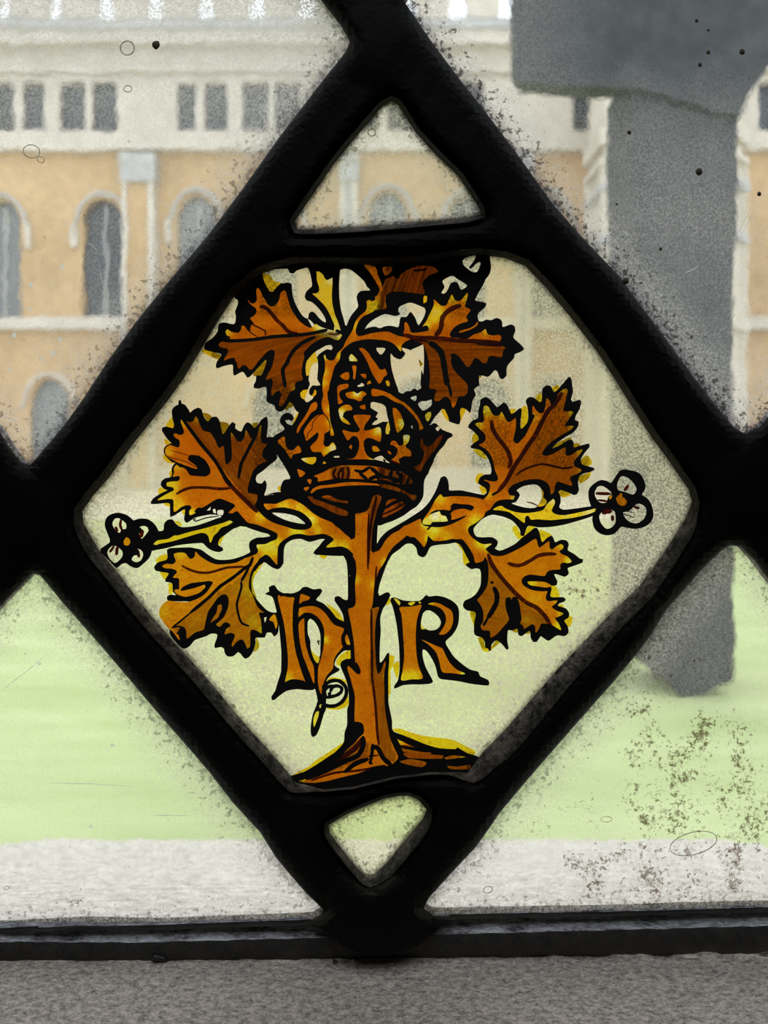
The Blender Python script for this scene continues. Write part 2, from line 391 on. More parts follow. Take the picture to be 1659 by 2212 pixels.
# black silhouettes (cells are cut out of them), first match owns a triangle
SIL = [
('FR','k 670,560 700,500 780,440 830,425 900,440 940,460 990,390 1050,310 1120,300 1250,330 1310,380 1350,480 1345,540 1310,600 1380,650 1430,740 1445,850 1420,920 1350,980 1230,1010 1130,995 1060,985 1010,1040 960,1075 880,1085 800,1060 740,1000 715,900 720,850 700,740 675,660'),
('FL','m 90,560 110,490 170,445 250,430 340,450 400,490 430,520 500,500 600,505 680,560 730,640 740,720 670,800 650,900 620,970 560,1030 480,1090 400,1070 340,1030 280,1050 230,1090 150,1010 40,900 40,860 150,780 140,720 100,620'),
('R','p 350,540 360,505 400,500 500,535 600,545 700,540 740,510 780,470 810,490 900,480 1000,500 1100,550 1160,620 1170,740 1150,850 1090,950 1010,1030 1050,1120 1110,1210 1200,1290 1300,1360 1400,1390 1420,1440 1520,1490 1525,1550 1410,1545 1300,1530 1150,1500 950,1475 920,1450 890,1330 850,1240 790,1150 740,1120 735,1200 770,1330 850,1480 860,1510 830,1530 720,1540 600,1540 500,1550 430,1580 390,1590 400,1550 440,1490 460,1350 455,1100 440,950 420,800 380,620'),
('PD','q 700,520 740,560 800,600 770,680 720,850 680,930 645,955 620,930 615,830 640,680 680,580'),
('SL','m 640,700 735,650 790,640 800,560 840,515 900,510 930,550 1000,600 1150,590 1300,545 1420,500 1500,470 1659,330 n 1060,15 960,70 850,150 800,190 780,260 830,290 845,320 800,345 730,335 660,300 600,240 m 1240,790 1100,800 950,820 830,850 700,875 640,880 620,800'),
('TD','c 840,110 900,40 1000,20 1140,30 1150,90 1165,200 1150,280 1100,350 1025,410 1010,520 900,500 880,425 760,345 700,308 760,200 820,160'),
('H','o 75,560 120,540 115,490 180,465 220,520 290,560 400,562 480,530 520,490 570,485 650,515 730,505 755,530 720,590 680,640 760,680 830,740 880,800 930,860 1010,900 1080,950 1100,1230 1010,1250 930,1330 900,1420 965,1470 950,1490 860,1540 810,1590 790,1650 q 780,330 800,400 800,500 790,560 740,560 700,520 690,470 665,375 640,390 560,390 450,380 330,400 240,460 180,510 150,510 145,470 190,400 220,300 250,210 o 260,1500 265,1300 255,1150 240,1000 225,870 200,750 175,650 150,600 80,575'),
('LR','l 380,300 430,330 500,310 620,250 700,180 790,110 850,60 880,55 910,100 945,225 1000,180 1060,150 1085,190 1100,230 1170,200 1240,210 1265,260 1250,320 1330,370 1400,425 1435,430 1430,470 1300,520 1250,540 1265,600 1220,640 1150,620 1090,610 1130,700 1120,740 1080,750 1050,745 1060,790 1050,880 1200,885 1230,910 1215,935 1150,960 1130,985 1230,1020 1270,1080 1260,1130 1210,1165 1250,1230 1260,1310 1215,1350 1130,1340 1080,1370 1020,1405 960,1370 930,1350 880,1420 840,1420 810,1370 795,1290 700,1350 660,1330 650,1260 590,1285 540,1280 530,1400 545,1500 525,1515 470,1450 400,1400 340,1455 335,1520 315,1530 300,1500 270,1490 260,1420 230,1370 140,1330 135,1200 150,1070 40,1040 0,990 20,930 100,890 160,840 210,740 215,600 200,550 150,540 100,550 30,500 50,480 80,470 110,350 200,250 300,250'),
('LL','n 1330,455 1270,510 1210,580 1180,660 1180,780 1190,830 1250,920 1340,1020 1400,1060 1460,1070 1500,1060 1500,1300 1450,1355 1420,1310 1360,1310 1340,1365 1230,1370 1230,1420 1200,1530 1150,1600 1100,1620 1070,1590 1050,1560 1020,1540 960,1590 890,1590 860,1550 850,1500 820,1480 740,1490 740,1440 760,1390 770,1330 700,1320 640,1350 580,1370 500,1400 440,1470 370,1500 300,1450 200,1280 400,1000 430,940 300,935 180,925 170,880 210,855 280,860 240,820 230,720 150,700 150,670 190,600 110,585 30,565 15,530 60,470 170,430 170,320 200,300 440,290 500,300 580,320 650,370 750,430 850,440 950,430 1080,390 1160,350 1240,300'),
('ML','d 30,1370 60,1310 150,1250 230,1210 190,1195 150,1150 155,1110 200,1070 250,1060 275,1050 285,1000 280,960 300,910 340,885 290,878 210,805 185,750 200,690 260,655 280,650 230,600 165,500 165,470 210,450 300,470 310,430 290,350 285,250 330,200 360,190 365,140 390,130 400,175 440,190 490,260 500,285 540,250 600,225 640,250 660,320 710,390 760,340 820,335 860,400 870,460 890,540 910,530 960,450 1010,395 1045,420 1040,470 1110,510 1140,450 1180,400 1230,420 1270,470 1320,420 1350,370 1420,335 1430,450 1420,580 1500,575 1640,700 1640,900 1520,700 1540,830 1450,910 1370,980 1300,1030 1285,1070 1300,1120 1360,1130 1390,1090 1415,1130 1410,1200 1390,1275 1500,1265 1659,1400 1659,1659 1100,1640 900,1560 870,1520 760,1500 640,1520 560,1540 460,1600 430,1560 440,1440 380,1470 300,1520 265,1530 260,1440 250,1365 100,1375'),
('TR','d 1500,1265 g 60,830 258,790 600,900 1100,1340 1100,1540 655,1530 720,1430 790,1360 740,1350 600,1385 500,1350 400,1360 320,1410 295,1480 290,1659 o 290,200 260,250 220,275 150,250 60,190 0,230 n 1270,510 1210,580 1150,500 1165,350 1150,280 1160,220 1240,175 1320,170 1405,155 1380,130 1300,110 1150,60 1060,15 1000,-40 g 0,950'),
('TR','g 1100,1000 h 330,1080 310,1200 300,1420 330,1480 430,1620 p 300,120 250,260 220,350 205,440 215,480 300,440 330,440 350,470 300,580 260,640 230,750 235,900 225,1050 225,1280 270,1240 310,1170 335,1160 335,1280 325,1400 325,1659 r 440,500 480,700 490,820 600,870 750,930 900,990 1050,1030 1240,1040 1260,1020 1380,1090 1520,1150 1520,1400 400,1400 q 1100,1700 400,1700 330,1440 400,1410 550,1360 700,1270 850,1170 950,1100 1010,1010 1020,900 1050,800 1050,620 1070,560 1065,400 1040,280 1000,180 970,100 o 980,1380 1040,1345 1090,1340 1085,1200 1060,1000 1020,950 1000,820 960,740 900,650 900,610 950,595 1000,630 1055,640 1060,500 1055,300 1040,180 1000,110 950,90 850,85 680,105 655,85 700,20 760,-60 g 900,1250'),
('MR','h 305,1400 340,1340 420,1260 520,1200 640,1130 750,1060 850,990 930,900 1000,780 1050,650 1060,620 1110,600 1145,640 1160,720 1165,770 1300,770 1400,790 1580,825 1610,800 1600,750 1560,720 1510,690 j 180,460 200,400 260,360 330,355 i 340,1180 320,1100 280,1020 200,950 100,930 90,910 130,870 190,820 140,740 60,680 70,650 120,595 175,575 185,480 205,400 210,350 265,320 310,335 370,400 410,440 440,420 490,383 520,400 550,460 580,520 620,500 680,450 700,460 700,520 690,600 695,700 770,620 780,540 770,430 750,370 780,325 830,320 880,350 910,380 940,370 945,290 950,220 1000,180 1050,190 1090,260 1140,220 1210,140 1270,75 1300,120 1305,180 1315,250 1290,350 1310,375 1400,350 1415,380 1390,470 1350,540 1340,595 1380,610 1375,670 1320,740 1220,800 1120,870 1070,930 1170,890 1250,835 1300,830 1325,860 1320,920 1400,900 1510,875 1515,910 1450,990 1410,1060 1420,1120 1560,1165 1575,1185 1520,1215 1450,1230 1390,1270 1375,1340 1385,1430 1360,1480 1330,1490 1260,1460 1170,1430 1150,1440 j 1140,570 1165,620 1165,700 1150,750 1200,780 1350,765 1540,740 1600,760 1560,845 1480,880 1350,920 1200,960 1050,985 900,990 780,975 740,1060 730,1095 690,1090 680,1020 600,920 500,870 370,840 310,850 220,900 130,1000 130,1050 160,1100 220,1110 350,1110 415,1155 410,1200 380,1240 300,1250 150,1450 110,1460 h 1407,1631 1370,1560 1300,1430 1240,1395 1150,1410 1040,1420 940,1445 890,1540 850,1570 790,1540 770,1460 720,1410 650,1410 560,1480 480,1540 430,1620 350,1650 200,1620 240,1480'),
('CR','f 925,985 980,960 1010,970 1080,1040 1200,1090 1205,1120 1150,1150 1100,1230 1030,1310 990,1380 950,1470 905,1570 h 870,640 860,700 850,850 780,955 700,1010 620,1070 500,1130 400,1165 320,1190 290,1100 100,1100 g 1148,1000 1148,1200 1145,1310 1120,1350 1090,1355 1030,1290 960,1230 905,1185 880,1155 730,1100 620,1040 560,1010 500,960 470,905 360,870 258,790 265,700 300,645 370,630 350,570 300,480 230,370 170,290 e 100,1220 95,1132 170,1130 190,1105 300,1035 250,960 250,910 290,855 350,838 400,870 412,920 385,940 350,920 310,930 330,965 390,990 415,960 470,840 480,700 900,480 f 700,480 900,800'),
('UL','a 65,1185 75,1110 150,1060 205,1000 225,960 225,920 240,880 300,865 420,885 440,790 430,740 465,640 460,595 415,540 500,250 700,100 b 0,50 100,300 130,400 130,430 60,500 42,560 60,600 130,625 210,700 280,800 297,862 270,860 210,810 170,760 130,735 92,760 80,820 200,1000 400,1060 350,1120 200,1200 100,1260 e 480,700 480,835 430,800 395,730 360,710 330,760 290,810 240,828 200,810 180,750 110,720 85,700 85,535 0,548 -60,545 a 650,1620 680,1560 685,1500 740,1500 770,1440 800,1360 800,1310 720,1390 640,1480 580,1525 520,1455 420,1500 405,1430 400,1370 300,1385 215,1415 200,1395 215,1330 265,1250 150,1215'),
('UR','c 500,520 600,480 700,380 820,480 900,420 1010,430 1010,520 975,600 1060,620 1110,640 1090,690 1010,760 1010,820 1020,850 1060,855 1110,830 1160,840 1230,812 1280,830 1300,870 1305,920 1400,890 1445,910 1455,970 1430,1040 1470,1085 1520,1130 1560,1185 1500,1225 1450,1245 1440,1290 1370,1370 1350,1420 1350,1500 1300,1545 1270,1530 1240,1450 1210,1435 1170,1480 1130,1515 1060,1500 1020,1500 1030,1640 f 1530,510 1460,560 1480,620 1440,700 1430,780 1410,840 1370,800 1310,780 1290,830 1300,900 1285,975 1240,970 1160,940 1155,900 1110,800 1080,790 1040,840 1000,880 960,940 925,985 870,900 790,700 560,560 820,560 850,0 c 150,1060 350,700 450,500'),
('SH','a 460,595 415,540 500,300 700,100 b 500,30 c 500,0 1140,0 1150,90 1100,350 1010,520 880,700 400,1100 0,1300 b 900,1659 300,1659 e 480,835 500,500 500,300 b 100,1260 200,1000 80,820'),
('CR','b 100,1100 1200,1050 f 925,985 e 900,1000 480,835 500,500'),
]
# cells: owner, base tint (0 amber .. 1 yellow .. 2 clear), outline; 'C' = clear glass
CEL = [
('C',0,'a 760,270 830,260 870,235 1060,225 1080,270 1130,280 1160,250 1250,220 1300,215 1330,290 1350,400 1350,430 1280,500 1262,560 1280,600 1350,625 1430,700 1500,800 1517,862 1490,860 1430,810 1390,760 1350,735 1312,760 1300,820 1240,790 1180,700 1130,590 1110,480 1100,400 1060,388 1000,400 980,392 900,370 840,300'),
('UL',.7,'a 762,272 840,300 900,370 980,392 930,440 880,500 845,495 790,400 765,330'),
('SH',.95,'b 180,258 215,255 270,300 285,340 310,360 350,345 375,330 378,380 370,560 380,660 410,780 440,850 470,940 475,970 430,975 395,960 400,900 380,850 340,760 300,690 260,640 190,570 135,520 180,520 215,490 215,440 190,360 188,280'),
('C',0,'b 470,240 500,225 580,230 640,270 700,320 760,380 790,440 830,480 770,485 720,490 680,520 665,560 685,670 660,710 610,770 570,840 545,905 530,900 510,820 480,720 462,600 455,440 460,330'),
('SH',.12,'b 750,175 870,190 905,230 915,290 950,370 975,450 960,520 930,580 910,640 880,720 820,760 750,790 700,840 670,900 655,960 665,1010 690,1030 750,1020 820,1000 900,985 1000,975 1060,980 1100,1000 1160,1025 1240,1040 1310,1062 1240,1100 1200,1150 1195,1215 1140,1150 1080,1105 1000,1080 900,1070 800,1065 700,1080 620,1100 570,1130 520,1170 500,1190 e 975,110 960,200 900,290 870,400 840,500 830,570 815,590 820,680 830,710 835,780 850,950 870,1010 895,1110 855,1115 850,1040 845,960 820,900 770,840 750,780 745,700 765,640 755,560 760,430 785,330 785,230 770,155 790,145 800,190 850,215 895,205 940,120 b 500,1170 530,1100 580,1020 620,950 650,860 700,790 770,730 790,680 785,610 820,595 850,615 890,590 885,560 915,540 940,470 900,390 860,320 810,250 770,210'),
('SH',.0,'b 975,210 1085,205 1080,260 1020,310 1000,300'),
('SH',.0,'b 1190,300 1250,250 1400,190 1580,200 1640,260 1560,290 1500,330 1450,400 1480,520 1400,520 1300,510 1200,500 1100,500 1030,530 1010,600 1020,700 950,710 885,715 910,640 935,570 965,500 980,440 1010,350 1060,330 1100,310 1160,350'),
('C',0,'b 765,945 790,900 840,850 920,800 1010,765 1130,790 1190,765 1165,740 1170,690 1210,660 1290,630 1340,635 1480,695 1490,730 1470,800 1430,870 1408,900 1390,880 1370,820 1310,740 1260,800 1195,800 1180,850 1165,920 1120,915 1060,905 990,915 945,935 880,915 800,930'),
('C',0,'b 900,1170 1010,1175 970,1245 945,1250 905,1200'),
('C',0,'c 825,130 870,90 980,65 960,130 900,210 915,225 950,205 990,160 1035,145 1035,190 1000,260 950,265 880,220 830,170'),
('C',0,'c 585,370 700,308 760,345 880,425 810,475 790,450 765,390 720,380 685,395 640,490 600,525 570,515 610,440'),
('UL',.1,'a 230,1135 270,1095 400,1105 360,1060 380,1040 330,1020 315,970 340,945 380,975 470,990 500,950 510,905 540,905 580,960 620,990 610,975 625,890 660,885 610,815 650,790 690,740 680,700 610,645 580,590 620,635 665,635 690,600 685,520 680,490 700,450 730,480 760,550 830,660 860,675 900,670 950,610 965,550 975,510 1010,485 1035,490 1060,580 1090,680 1140,770 1200,850 1280,910 1330,930 1370,910 1390,880 1440,910 1530,945 1620,965 1690,990 1710,1010 1660,1078 1540,1040 1440,1070 1400,1090 1330,1140 1250,1230 1260,1280 1240,1340 e 505,380 525,440 500,455 440,470 425,500 425,560 360,600 330,670 285,740 245,765 238,710 265,620 240,575 200,590 150,640 145,560 165,470 150,430 110,440 75,450 a 830,1470 870,1400 900,1270 905,1210 870,1190 820,1210 770,1260 700,1340 650,1410 610,1435 580,1400 550,1375 510,1385 480,1420 460,1400 450,1340 430,1320 425,1290 380,1290 295,1320 320,1270 350,1210 340,1180 260,1165'),
('UR',.1,'c 480,590 520,620 570,665 630,660 665,590 695,530 720,570 740,605 800,605 840,560 880,510 890,530 870,610 855,680 920,715 870,790 870,810 890,850 800,880 720,930 670,1010 690,1045 760,1050 870,1065 960,1010 1050,980 1100,940 1120,1000 1180,1020 1270,1015 1290,1045 1275,1095 1290,1140 1340,1170 1310,1200 1300,1270 1280,1285 1210,1270 1150,1265 1125,1310 1115,1350 1060,1350 1030,1310 970,1290 940,1340 900,1400 870,1390 820,1320 770,1260 710,1250 690,1290 690,1360 720,1430 770,1490 840,1560 880,1600 f 1385,520 1380,600 1340,640 1270,650 1250,720 1210,780 1190,740 1180,690 1150,660 1100,650 1040,700 985,695 990,630 1015,570 980,555 925,545 935,400 925,290 c 420,1330 390,1210 370,1150 330,1110 240,1080 110,1020 130,960 130,870 150,860 180,900 205,975 225,990 300,985 420,960 400,900 345,915 385,860 420,790 460,710 485,640'),
('UR',.15,'c 780,975 830,955 920,930 980,890 1010,850 1000,900 920,950 850,975 790,990'),
('UR',.8,'c 365,545 400,550 395,620 360,640 355,600'),
('C',0,'f 465,130 500,170 580,200 640,130 600,90 600,60 640,70 700,90 780,120 810,200 830,300 820,500 830,540 780,570 750,545 700,580 650,580 610,610 560,590 550,550 520,470 480,330 465,230'),
('C',0,'f 790,735 830,700 890,700 950,680 950,750 870,810 840,810'),
('C',0,'f 700,660 770,635 770,680 755,700'),
('UR',1,'f 875,870 900,835 945,830 950,870 910,945 885,920'),
# crown
('CR',.1,'e 1190,70 1230,60 1300,120 1340,180 1400,260 1440,320 1470,325 1500,310 1530,380 1490,410 1460,470 1435,495 1400,450 1350,370 1290,230 1240,140'),
('CR',1.1,'e 1070,180 1100,135 1140,170 1175,220 1080,220'),
('CR',.1,'e 1110,280 1160,280 1150,400 1145,440 1120,430 1125,360'),
('CR',.1,'e 965,400 1010,365 1070,355 1070,440 1010,440'),
('CR',.1,'e 1207,380 1275,375 1272,435 1240,415'),
('C',0,'e 1170,515 1200,500 1225,480 1255,500 1250,520 1180,530'),
('CR',.4,'e 1285,500 1300,460 1325,455 1340,485 1310,498'),
('CR',.7,'e 1510,460 1540,450 1558,480 1555,525 1525,515'),
('CR',.1,'e 940,520 1060,492 1060,540 980,570 955,610 970,670 1000,710 945,735 935,640'),
('CR',.15,'e 1030,605 1130,585 1170,610 1230,578 1285,615 1240,650 1225,690 1195,703 1150,680 1060,660'),
('CR',.15,'f 240,555 330,565 450,610 540,670 630,720 720,800 790,890 855,1020 810,1045 800,970 750,890 660,790 600,740 500,700 420,650 370,630 300,640 240,635'),
('C',0,'e 1332,720 1360,708 1470,735 1510,770 1530,880 1545,945 1480,945 1400,980 1345,980 1380,940 1420,915 1390,885 1420,840 1360,800 1332,780'),
('CR',1,'e 1545,945 1560,1010 1560,1080 1515,1095 1510,1030 1530,960'),
('CR',.15,'f 490,780 520,780 570,830 600,890 625,980 610,1020 570,1060 550,1080 530,1050 510,950 490,840'),
('CR',.12,'e 625,730 680,708 695,760 680,800 620,840 560,930 500,1010 460,1085 445,1070 460,1010 540,890 580,820'),
('CR',.12,'e 540,1040 600,950 650,900 690,870 750,855 790,880 830,950 840,1050 790,1080 775,1100 775,1160 765,1210 790,1245 830,1240 880,1190 920,1270 850,1300 800,1340 765,1365 740,1310 640,1305 610,1250 640,1210 690,1160 710,1100 700,1070 660,1100 600,1150 560,1175 550,1130 530,1080'),
('CR',.3,'e 950,790 1020,745 1080,745 1115,790 1100,810 1040,815 1005,850 1000,890 1050,930 1090,980 1040,970 980,930 955,860'),
('CR',.1,'e 1200,760 1260,740 1268,800 1205,785'),
('CR',.08,'e 1130,870 1330,870 1310,920 1260,990 1255,1050 1330,1040 1445,1015 1448,1180 1360,1150 1290,1140 1250,1180 1255,1270 1290,1350 1340,1385 1380,1400 1250,1395 1040,1392 1130,1380 1180,1300 1195,1200 1170,1130 1120,1115 1060,1170 1030,1130 995,1045 1100,1070 1180,1070 1205,1040 1170,980'),
('CR',.1,'e 1070,1250 1095,1215 1112,1240 1100,1278'), ('CR',.4,'e 1350,1240 1400,1240 1440,1295 1360,1298'), ('CR',.1,'e 1530,1290 1570,1310 1580,1340 1540,1320'),
('C',0,'e 1370,1390 1460,1350 1500,1390 1560,1440 1480,1420'),
('CR',.12,'f 460,1220 480,1175 530,1180 560,1230 600,1230 620,1190 610,1130 620,1105 690,1110 680,1180 640,1240 700,1290 710,1355 620,1360 560,1400 570,1450 490,1430 460,1410 520,1360 550,1280 500,1230'),
('CR',.15,'e 220,1180 300,1120 310,1190 340,1270 400,1285 470,1230 500,1310 400,1340 385,1390 350,1350 300,1270'),
('CR',.8,'e 500,1390 560,1375 680,1370 680,1410 640,1455 570,1440'), ('CR',.6,'e 755,1450 770,1415 805,1440'), ('C',0,'e 890,1358 960,1355 955,1372 895,1375'),
('CR',.15,'e 455,1510 550,1555 490,1612 465,1560'),
('C',0,'f 1000,1020 1030,1000 1055,1025 1030,1060 1005,1045'), ('C',0,'f 705,1000 720,990 730,1030 718,1025'),
('CR',.0,'f 1070,1105 1085,1110 1060,1180 1000,1270 930,1360 850,1480 820,1540 770,1520 740,1490 820,1440 860,1350 860,1300 820,1240 830,1140 860,1200 890,1240 960,1220 1020,1140'),
('CR',.95,'e 565,400 553,310 565,230 600,180 665,115 685,180 700,230 650,250 615,300 595,390'),
('CR',.95,'e 490,600 520,570 580,562 560,620 540,680 500,655'),
('CR',.7,'e 650,650 625,640 650,600 660,560 684,580 680,620'),
('C',0,'e 580,562 605,490 590,450 595,390 615,300 650,250 700,230 690,175 665,115 720,80 800,35 860,30 880,65 860,90 810,80 740,120 695,165 704,280 695,440 730,505 680,515 640,510 600,560 600,620 650,645 640,670 570,715 540,680 560,620'),
('CR',.12,'g 650,600 760,555 880,495 1000,472 1280,475 1420,490 h 380,500 450,530 600,550 660,590 730,680 600,700 500,680 400,650 250,650 g 1300,640 1060,630 880,635 700,665 700,620'),
('CR',.12,'g 610,800 640,750 720,715 860,700 980,680 1150,670 1400,690 h 400,700 500,720 620,770 700,820 770,830 760,880 730,890 650,820 500,770 380,740 340,720 g 1370,710 1180,710 1050,715 900,730 760,745 680,765 630,805'),
('CR',.0,'g 580,845 640,850 700,880 850,940 980,990 1065,1030 1060,1070 980,1070 870,1030 760,970 650,930'),
('CR',-.1,'g 740,850 830,830 940,880 1060,900 1060,925 930,910 850,890'),
('CR',.0,'h 400,980 420,900 500,870 600,900 640,940 560,1010 400,1090 370,1100 365,1060 390,1010'),
('CR',.1,'g 570,640 625,640 610,700 575,660'), ('CR',.1,'g 530,740 600,730 560,780'),
# right branch, middle right leaf, trunk
('TR',.1,'h 1300,1350 1200,1350 1100,1370 980,1375 940,1340 910,1310 900,1370 865,1450 830,1410 790,1370 750,1330 700,1330 660,1310 600,1360 500,1440 430,1540 380,1640 300,1640 260,1520 320,1490 355,1450 400,1370 480,1290 560,1250 620,1200 690,1170 820,1110 830,1160 870,1195 1050,1210 1200,1170 1400,1060 1560,910 j 232,667 0,900 h 1310,1250'),
('MR',.1,'i 250,430 270,420 310,440 350,520 400,548 440,530 460,490 480,520 520,600 550,620 590,600 630,570 630,700 600,840 650,875 700,830 750,770 790,690 860,540 830,520 835,420 870,470 920,515 960,510 980,450 1000,335 1040,370 1045,410 1100,390 1130,300 1190,230 1250,225 1240,300 1200,480 1230,495 1290,485 1320,500 1260,590 1215,665 1300,660 1325,670 1270,720 1150,790 1050,860 980,930 945,1000 970,1020 1050,1010 1160,950 1230,920 1220,990 1240,1020 1300,1010 1370,960 1430,945 1400,1000 1330,1080 1330,1140 1370,1165 1420,1190 1380,1230 1280,1280 1305,1375 1200,1350 1130,1330 1100,1380 1090,1450 1050,1480 1040,1400 1000,1340 930,1305 820,1300 700,1325 580,1380 540,1440 560,1490 620,1500 600,1545 j 560,655 440,665 380,700 330,770 270,810 250,860 150,940 80,980 60,1030 90,1090 160,1150 240,1190 345,1185 290,1230 270,1250 l 260,330 260,400 240,450 150,475 130,400 90,320 50,260 0,200 h 1300,1350 1310,1250 j 0,900 232,667 300,600 320,530 325,480 300,450 250,430 260,420 330,440 400,440 420,400 380,300 i 370,1120 330,1010 270,940 190,890 230,870 270,830 260,760 190,690 145,640 170,625 240,620 255,580 240,500'),
('MR',.15,'h 860,1110 930,1010 1000,880 1060,815 1090,850 1200,840 1400,845 1560,885 1470,990 1450,960 1400,940 1310,935 1215,925 1185,950 1175,1010 1100,1000 1020,1010 960,1040'),
('MR',1.1,'h 845,1170 860,1110 960,1050 1050,1020 1065,1060 1150,1090 1140,1140 960,1150 940,1180'),
('MR',.1,'h 1185,1120 1175,1060 1220,1010 1330,990 1430,1020 1380,1060 1250,1110'),
('C',0,'j 640,550 720,500 850,478 910,500 940,560 940,640 890,740 860,758 780,760 680,740 580,705 630,690 680,610 670,580'),
('MR',.8,'j 910,500 965,570 960,630 1005,680 970,730 890,740 940,640 940,560'),
('SR',.85,'j 360,780 420,740 470,735 500,760 600,800 720,820 850,810 960,780 1000,720 1080,650 1100,700 1060,790 1100,830 1200,845 1350,820 1480,790 1590,765 1580,800 1480,840 1300,880 1200,890 1050,905 880,895 810,900 790,860 760,850 740,890 735,940 650,880 550,810 450,790'),
('TR',.1,'g 1150,1050 1200,1045 1300,1000 1350,860 1400,820 1460,850 1410,1000 1350,1250 1335,1490 h 260,1520 300,1640 380,1640 o 1430,290 1390,420 1375,540 1370,640 1345,740 1430,730 1400,850 1385,1000 1385,1200 1400,1450 1420,1530 1450,1500 1500,1370 1510,1400 1495,1500 1490,1659 q 1495,330 1500,600 1540,850 1560,950 1610,1080 1659,1200 1560,1290 1400,1300 1200,1380 1000,1430 800,1480 640,1500 470,1480 600,1420 800,1340 950,1220 1050,1100 1130,1030 1200,950 1250,900 1240,800 1180,770 1140,770 1140,600 1140,450 1110,330 1080,220 1050,130 1060,100 1100,130 1170,200 1205,200 1210,150 1160,50 o 1150,1400 1140,1300 1130,1150 1100,950 1060,760 1075,740 1120,730 1150,690 1150,600 1145,450 1160,300 1150,180 1120,120 g 1120,1520 1100,1360 1140,1340 1150,1250'),
('TR',.15,'r 510,900 560,930 740,1010 750,1020 560,1010 540,960'), ('TR',.1,'r 570,1030 700,1050 950,1085 940,1100 640,1080'),
('TR',.2,'r 1100,1150 1200,1115 1360,1135 1250,1150 1130,1165'), ('TR',.1,'r 580,1190 700,1160 890,1200 840,1255 640,1220'), ('TR',.1,'r 1140,1240 1250,1250 1420,1230 1400,1280 1180,1280'),
('TR',-.1,'r 600,1085 960,1105 1100,1120 1080,1155 700,1150 640,1125'),
('H',.15,'o 1025,1090 1045,1050 1070,1100 1085,1180 1050,1175 1030,1140'),
# left branch and leaves
('C',0,'g 155,1040 300,1045 430,1075 500,1120 550,1170 450,1160 300,1120'),
('ML',.12,'d 390,370 440,370 480,400 540,385 565,325 590,350 610,410 660,500 740,520 790,590 820,660 850,710 900,680 915,800 930,900 990,860 1000,760 990,600 990,520 1030,570 1070,630 1110,630 1150,580 1165,490 1195,530 1240,600 1300,540 1340,430 1355,440 1345,560 1360,650 1420,660 1370,740 1370,820 1420,860 1330,900 1260,970 1225,1060 1190,1180 1195,1240 1260,1255 1305,1270 1295,1350 1270,1390 1300,1440 1400,1540 1500,1600 1659,1650 g 420,1235 550,1240 620,1210 630,1160 570,1080 480,1020 300,975 160,985 100,1005 50,935 130,930 200,930 300,890 370,870 470,910 560,970 640,1040 740,1100 870,1155 905,1190 960,1230 1030,1295 1100,1360 1120,1520 1060,1470 980,1440 800,1450 890,1360 830,1310 760,1290 600,1310 490,1290 400,1300 350,1325 250,1400 220,1480 215,1659 o 180,190 130,130 80,100 0,150 n 1270,430 1240,370 1260,330 1240,260 1340,250 1410,220 1480,190 1490,130 1420,90 1250,20 1150,0 d 1180,1590 1100,1500 1060,1460 1000,1490 960,1480 1000,1440 1040,1400 1030,1380 940,1340 850,1310 780,1340 700,1390 640,1420 590,1420 550,1470 570,1480 500,1510 490,1460 520,1420 500,1390 460,1390 400,1410 310,1470 300,1330 250,1315 110,1330 160,1290 230,1250 310,1210 300,1180 220,1160 220,1120 290,1105 360,1100 380,1060 370,1040 292,1050 310,1000 305,950 340,905 380,940 400,935 450,960 500,1030 570,1040 690,1045 740,1010 740,950 680,850 600,800 500,790 480,830 560,910 590,955 540,950 460,920 380,900 350,878 230,810 200,750 215,700 260,670 360,700 380,650 370,610 320,580 300,545 330,530 370,550 420,540 425,490 400,430'),
('C',0,'d 700,1455 740,1415 750,1410 740,1450'), ('C',0,'d 770,1440 800,1430 810,1490 780,1480'), ('C',0,'d 830,1450 900,1450 890,1510 830,1500'),
('SL',.8,'m 670,805 720,760 850,740 920,700 960,700 1100,660 1300,610 1500,550 1590,520 1620,540 1560,580 1480,610 1440,660 1390,710 1360,785 1345,785 1330,720 1300,680 1240,670 1100,710 900,770 750,800 700,815'),
('LL',.35,'n 110,515 160,485 240,490 275,450 250,370 330,350 390,360 420,400 450,430 500,400 510,340 560,390 650,450 750,490 870,490 1000,470 1100,420 1190,390 1240,370 1270,430 1200,530 1170,600 1150,700 1150,780 1190,850 1240,980 1290,1040 1330,1070 1270,1070 1290,1150 1300,1260 1300,1320 1230,1280 1170,1280 1165,1400 1160,1480 1130,1500 1090,1410 1050,1390 1000,1420 950,1480 940,1450 970,1380 980,1330 920,1310 860,1330 880,1260 930,1230 900,1190 850,1190 800,1240 755,1210 800,1170 850,1120 900,1000 905,900 870,850 830,855 770,900 700,1000 660,1060 630,1180 610,1270 560,1290 500,1310 410,1380 400,1290 370,1240 330,1250 300,1300 320,1400 240,1300 180,1250 80,1110 90,1010 170,930 300,940 430,940 560,890 640,830 690,760 720,705 680,690 600,700 450,720 350,770 320,820 315,740 310,660 240,650 290,580 230,545 150,540'),
('LL',.35,'n 255,800 320,790 340,810 500,775 620,735 630,760 560,830 450,870 380,880 290,850'),
('LL',.3,'n 690,1195 720,1130 760,1070 780,980 820,970 825,1030 800,1080 780,1130 720,1170'),
('LL',.4,'n 1390,1160 1420,1110 1460,1090 1490,1200 1470,1265 1440,1180'), ('C',0,'n 1330,1130 1360,1120 1340,1190'),
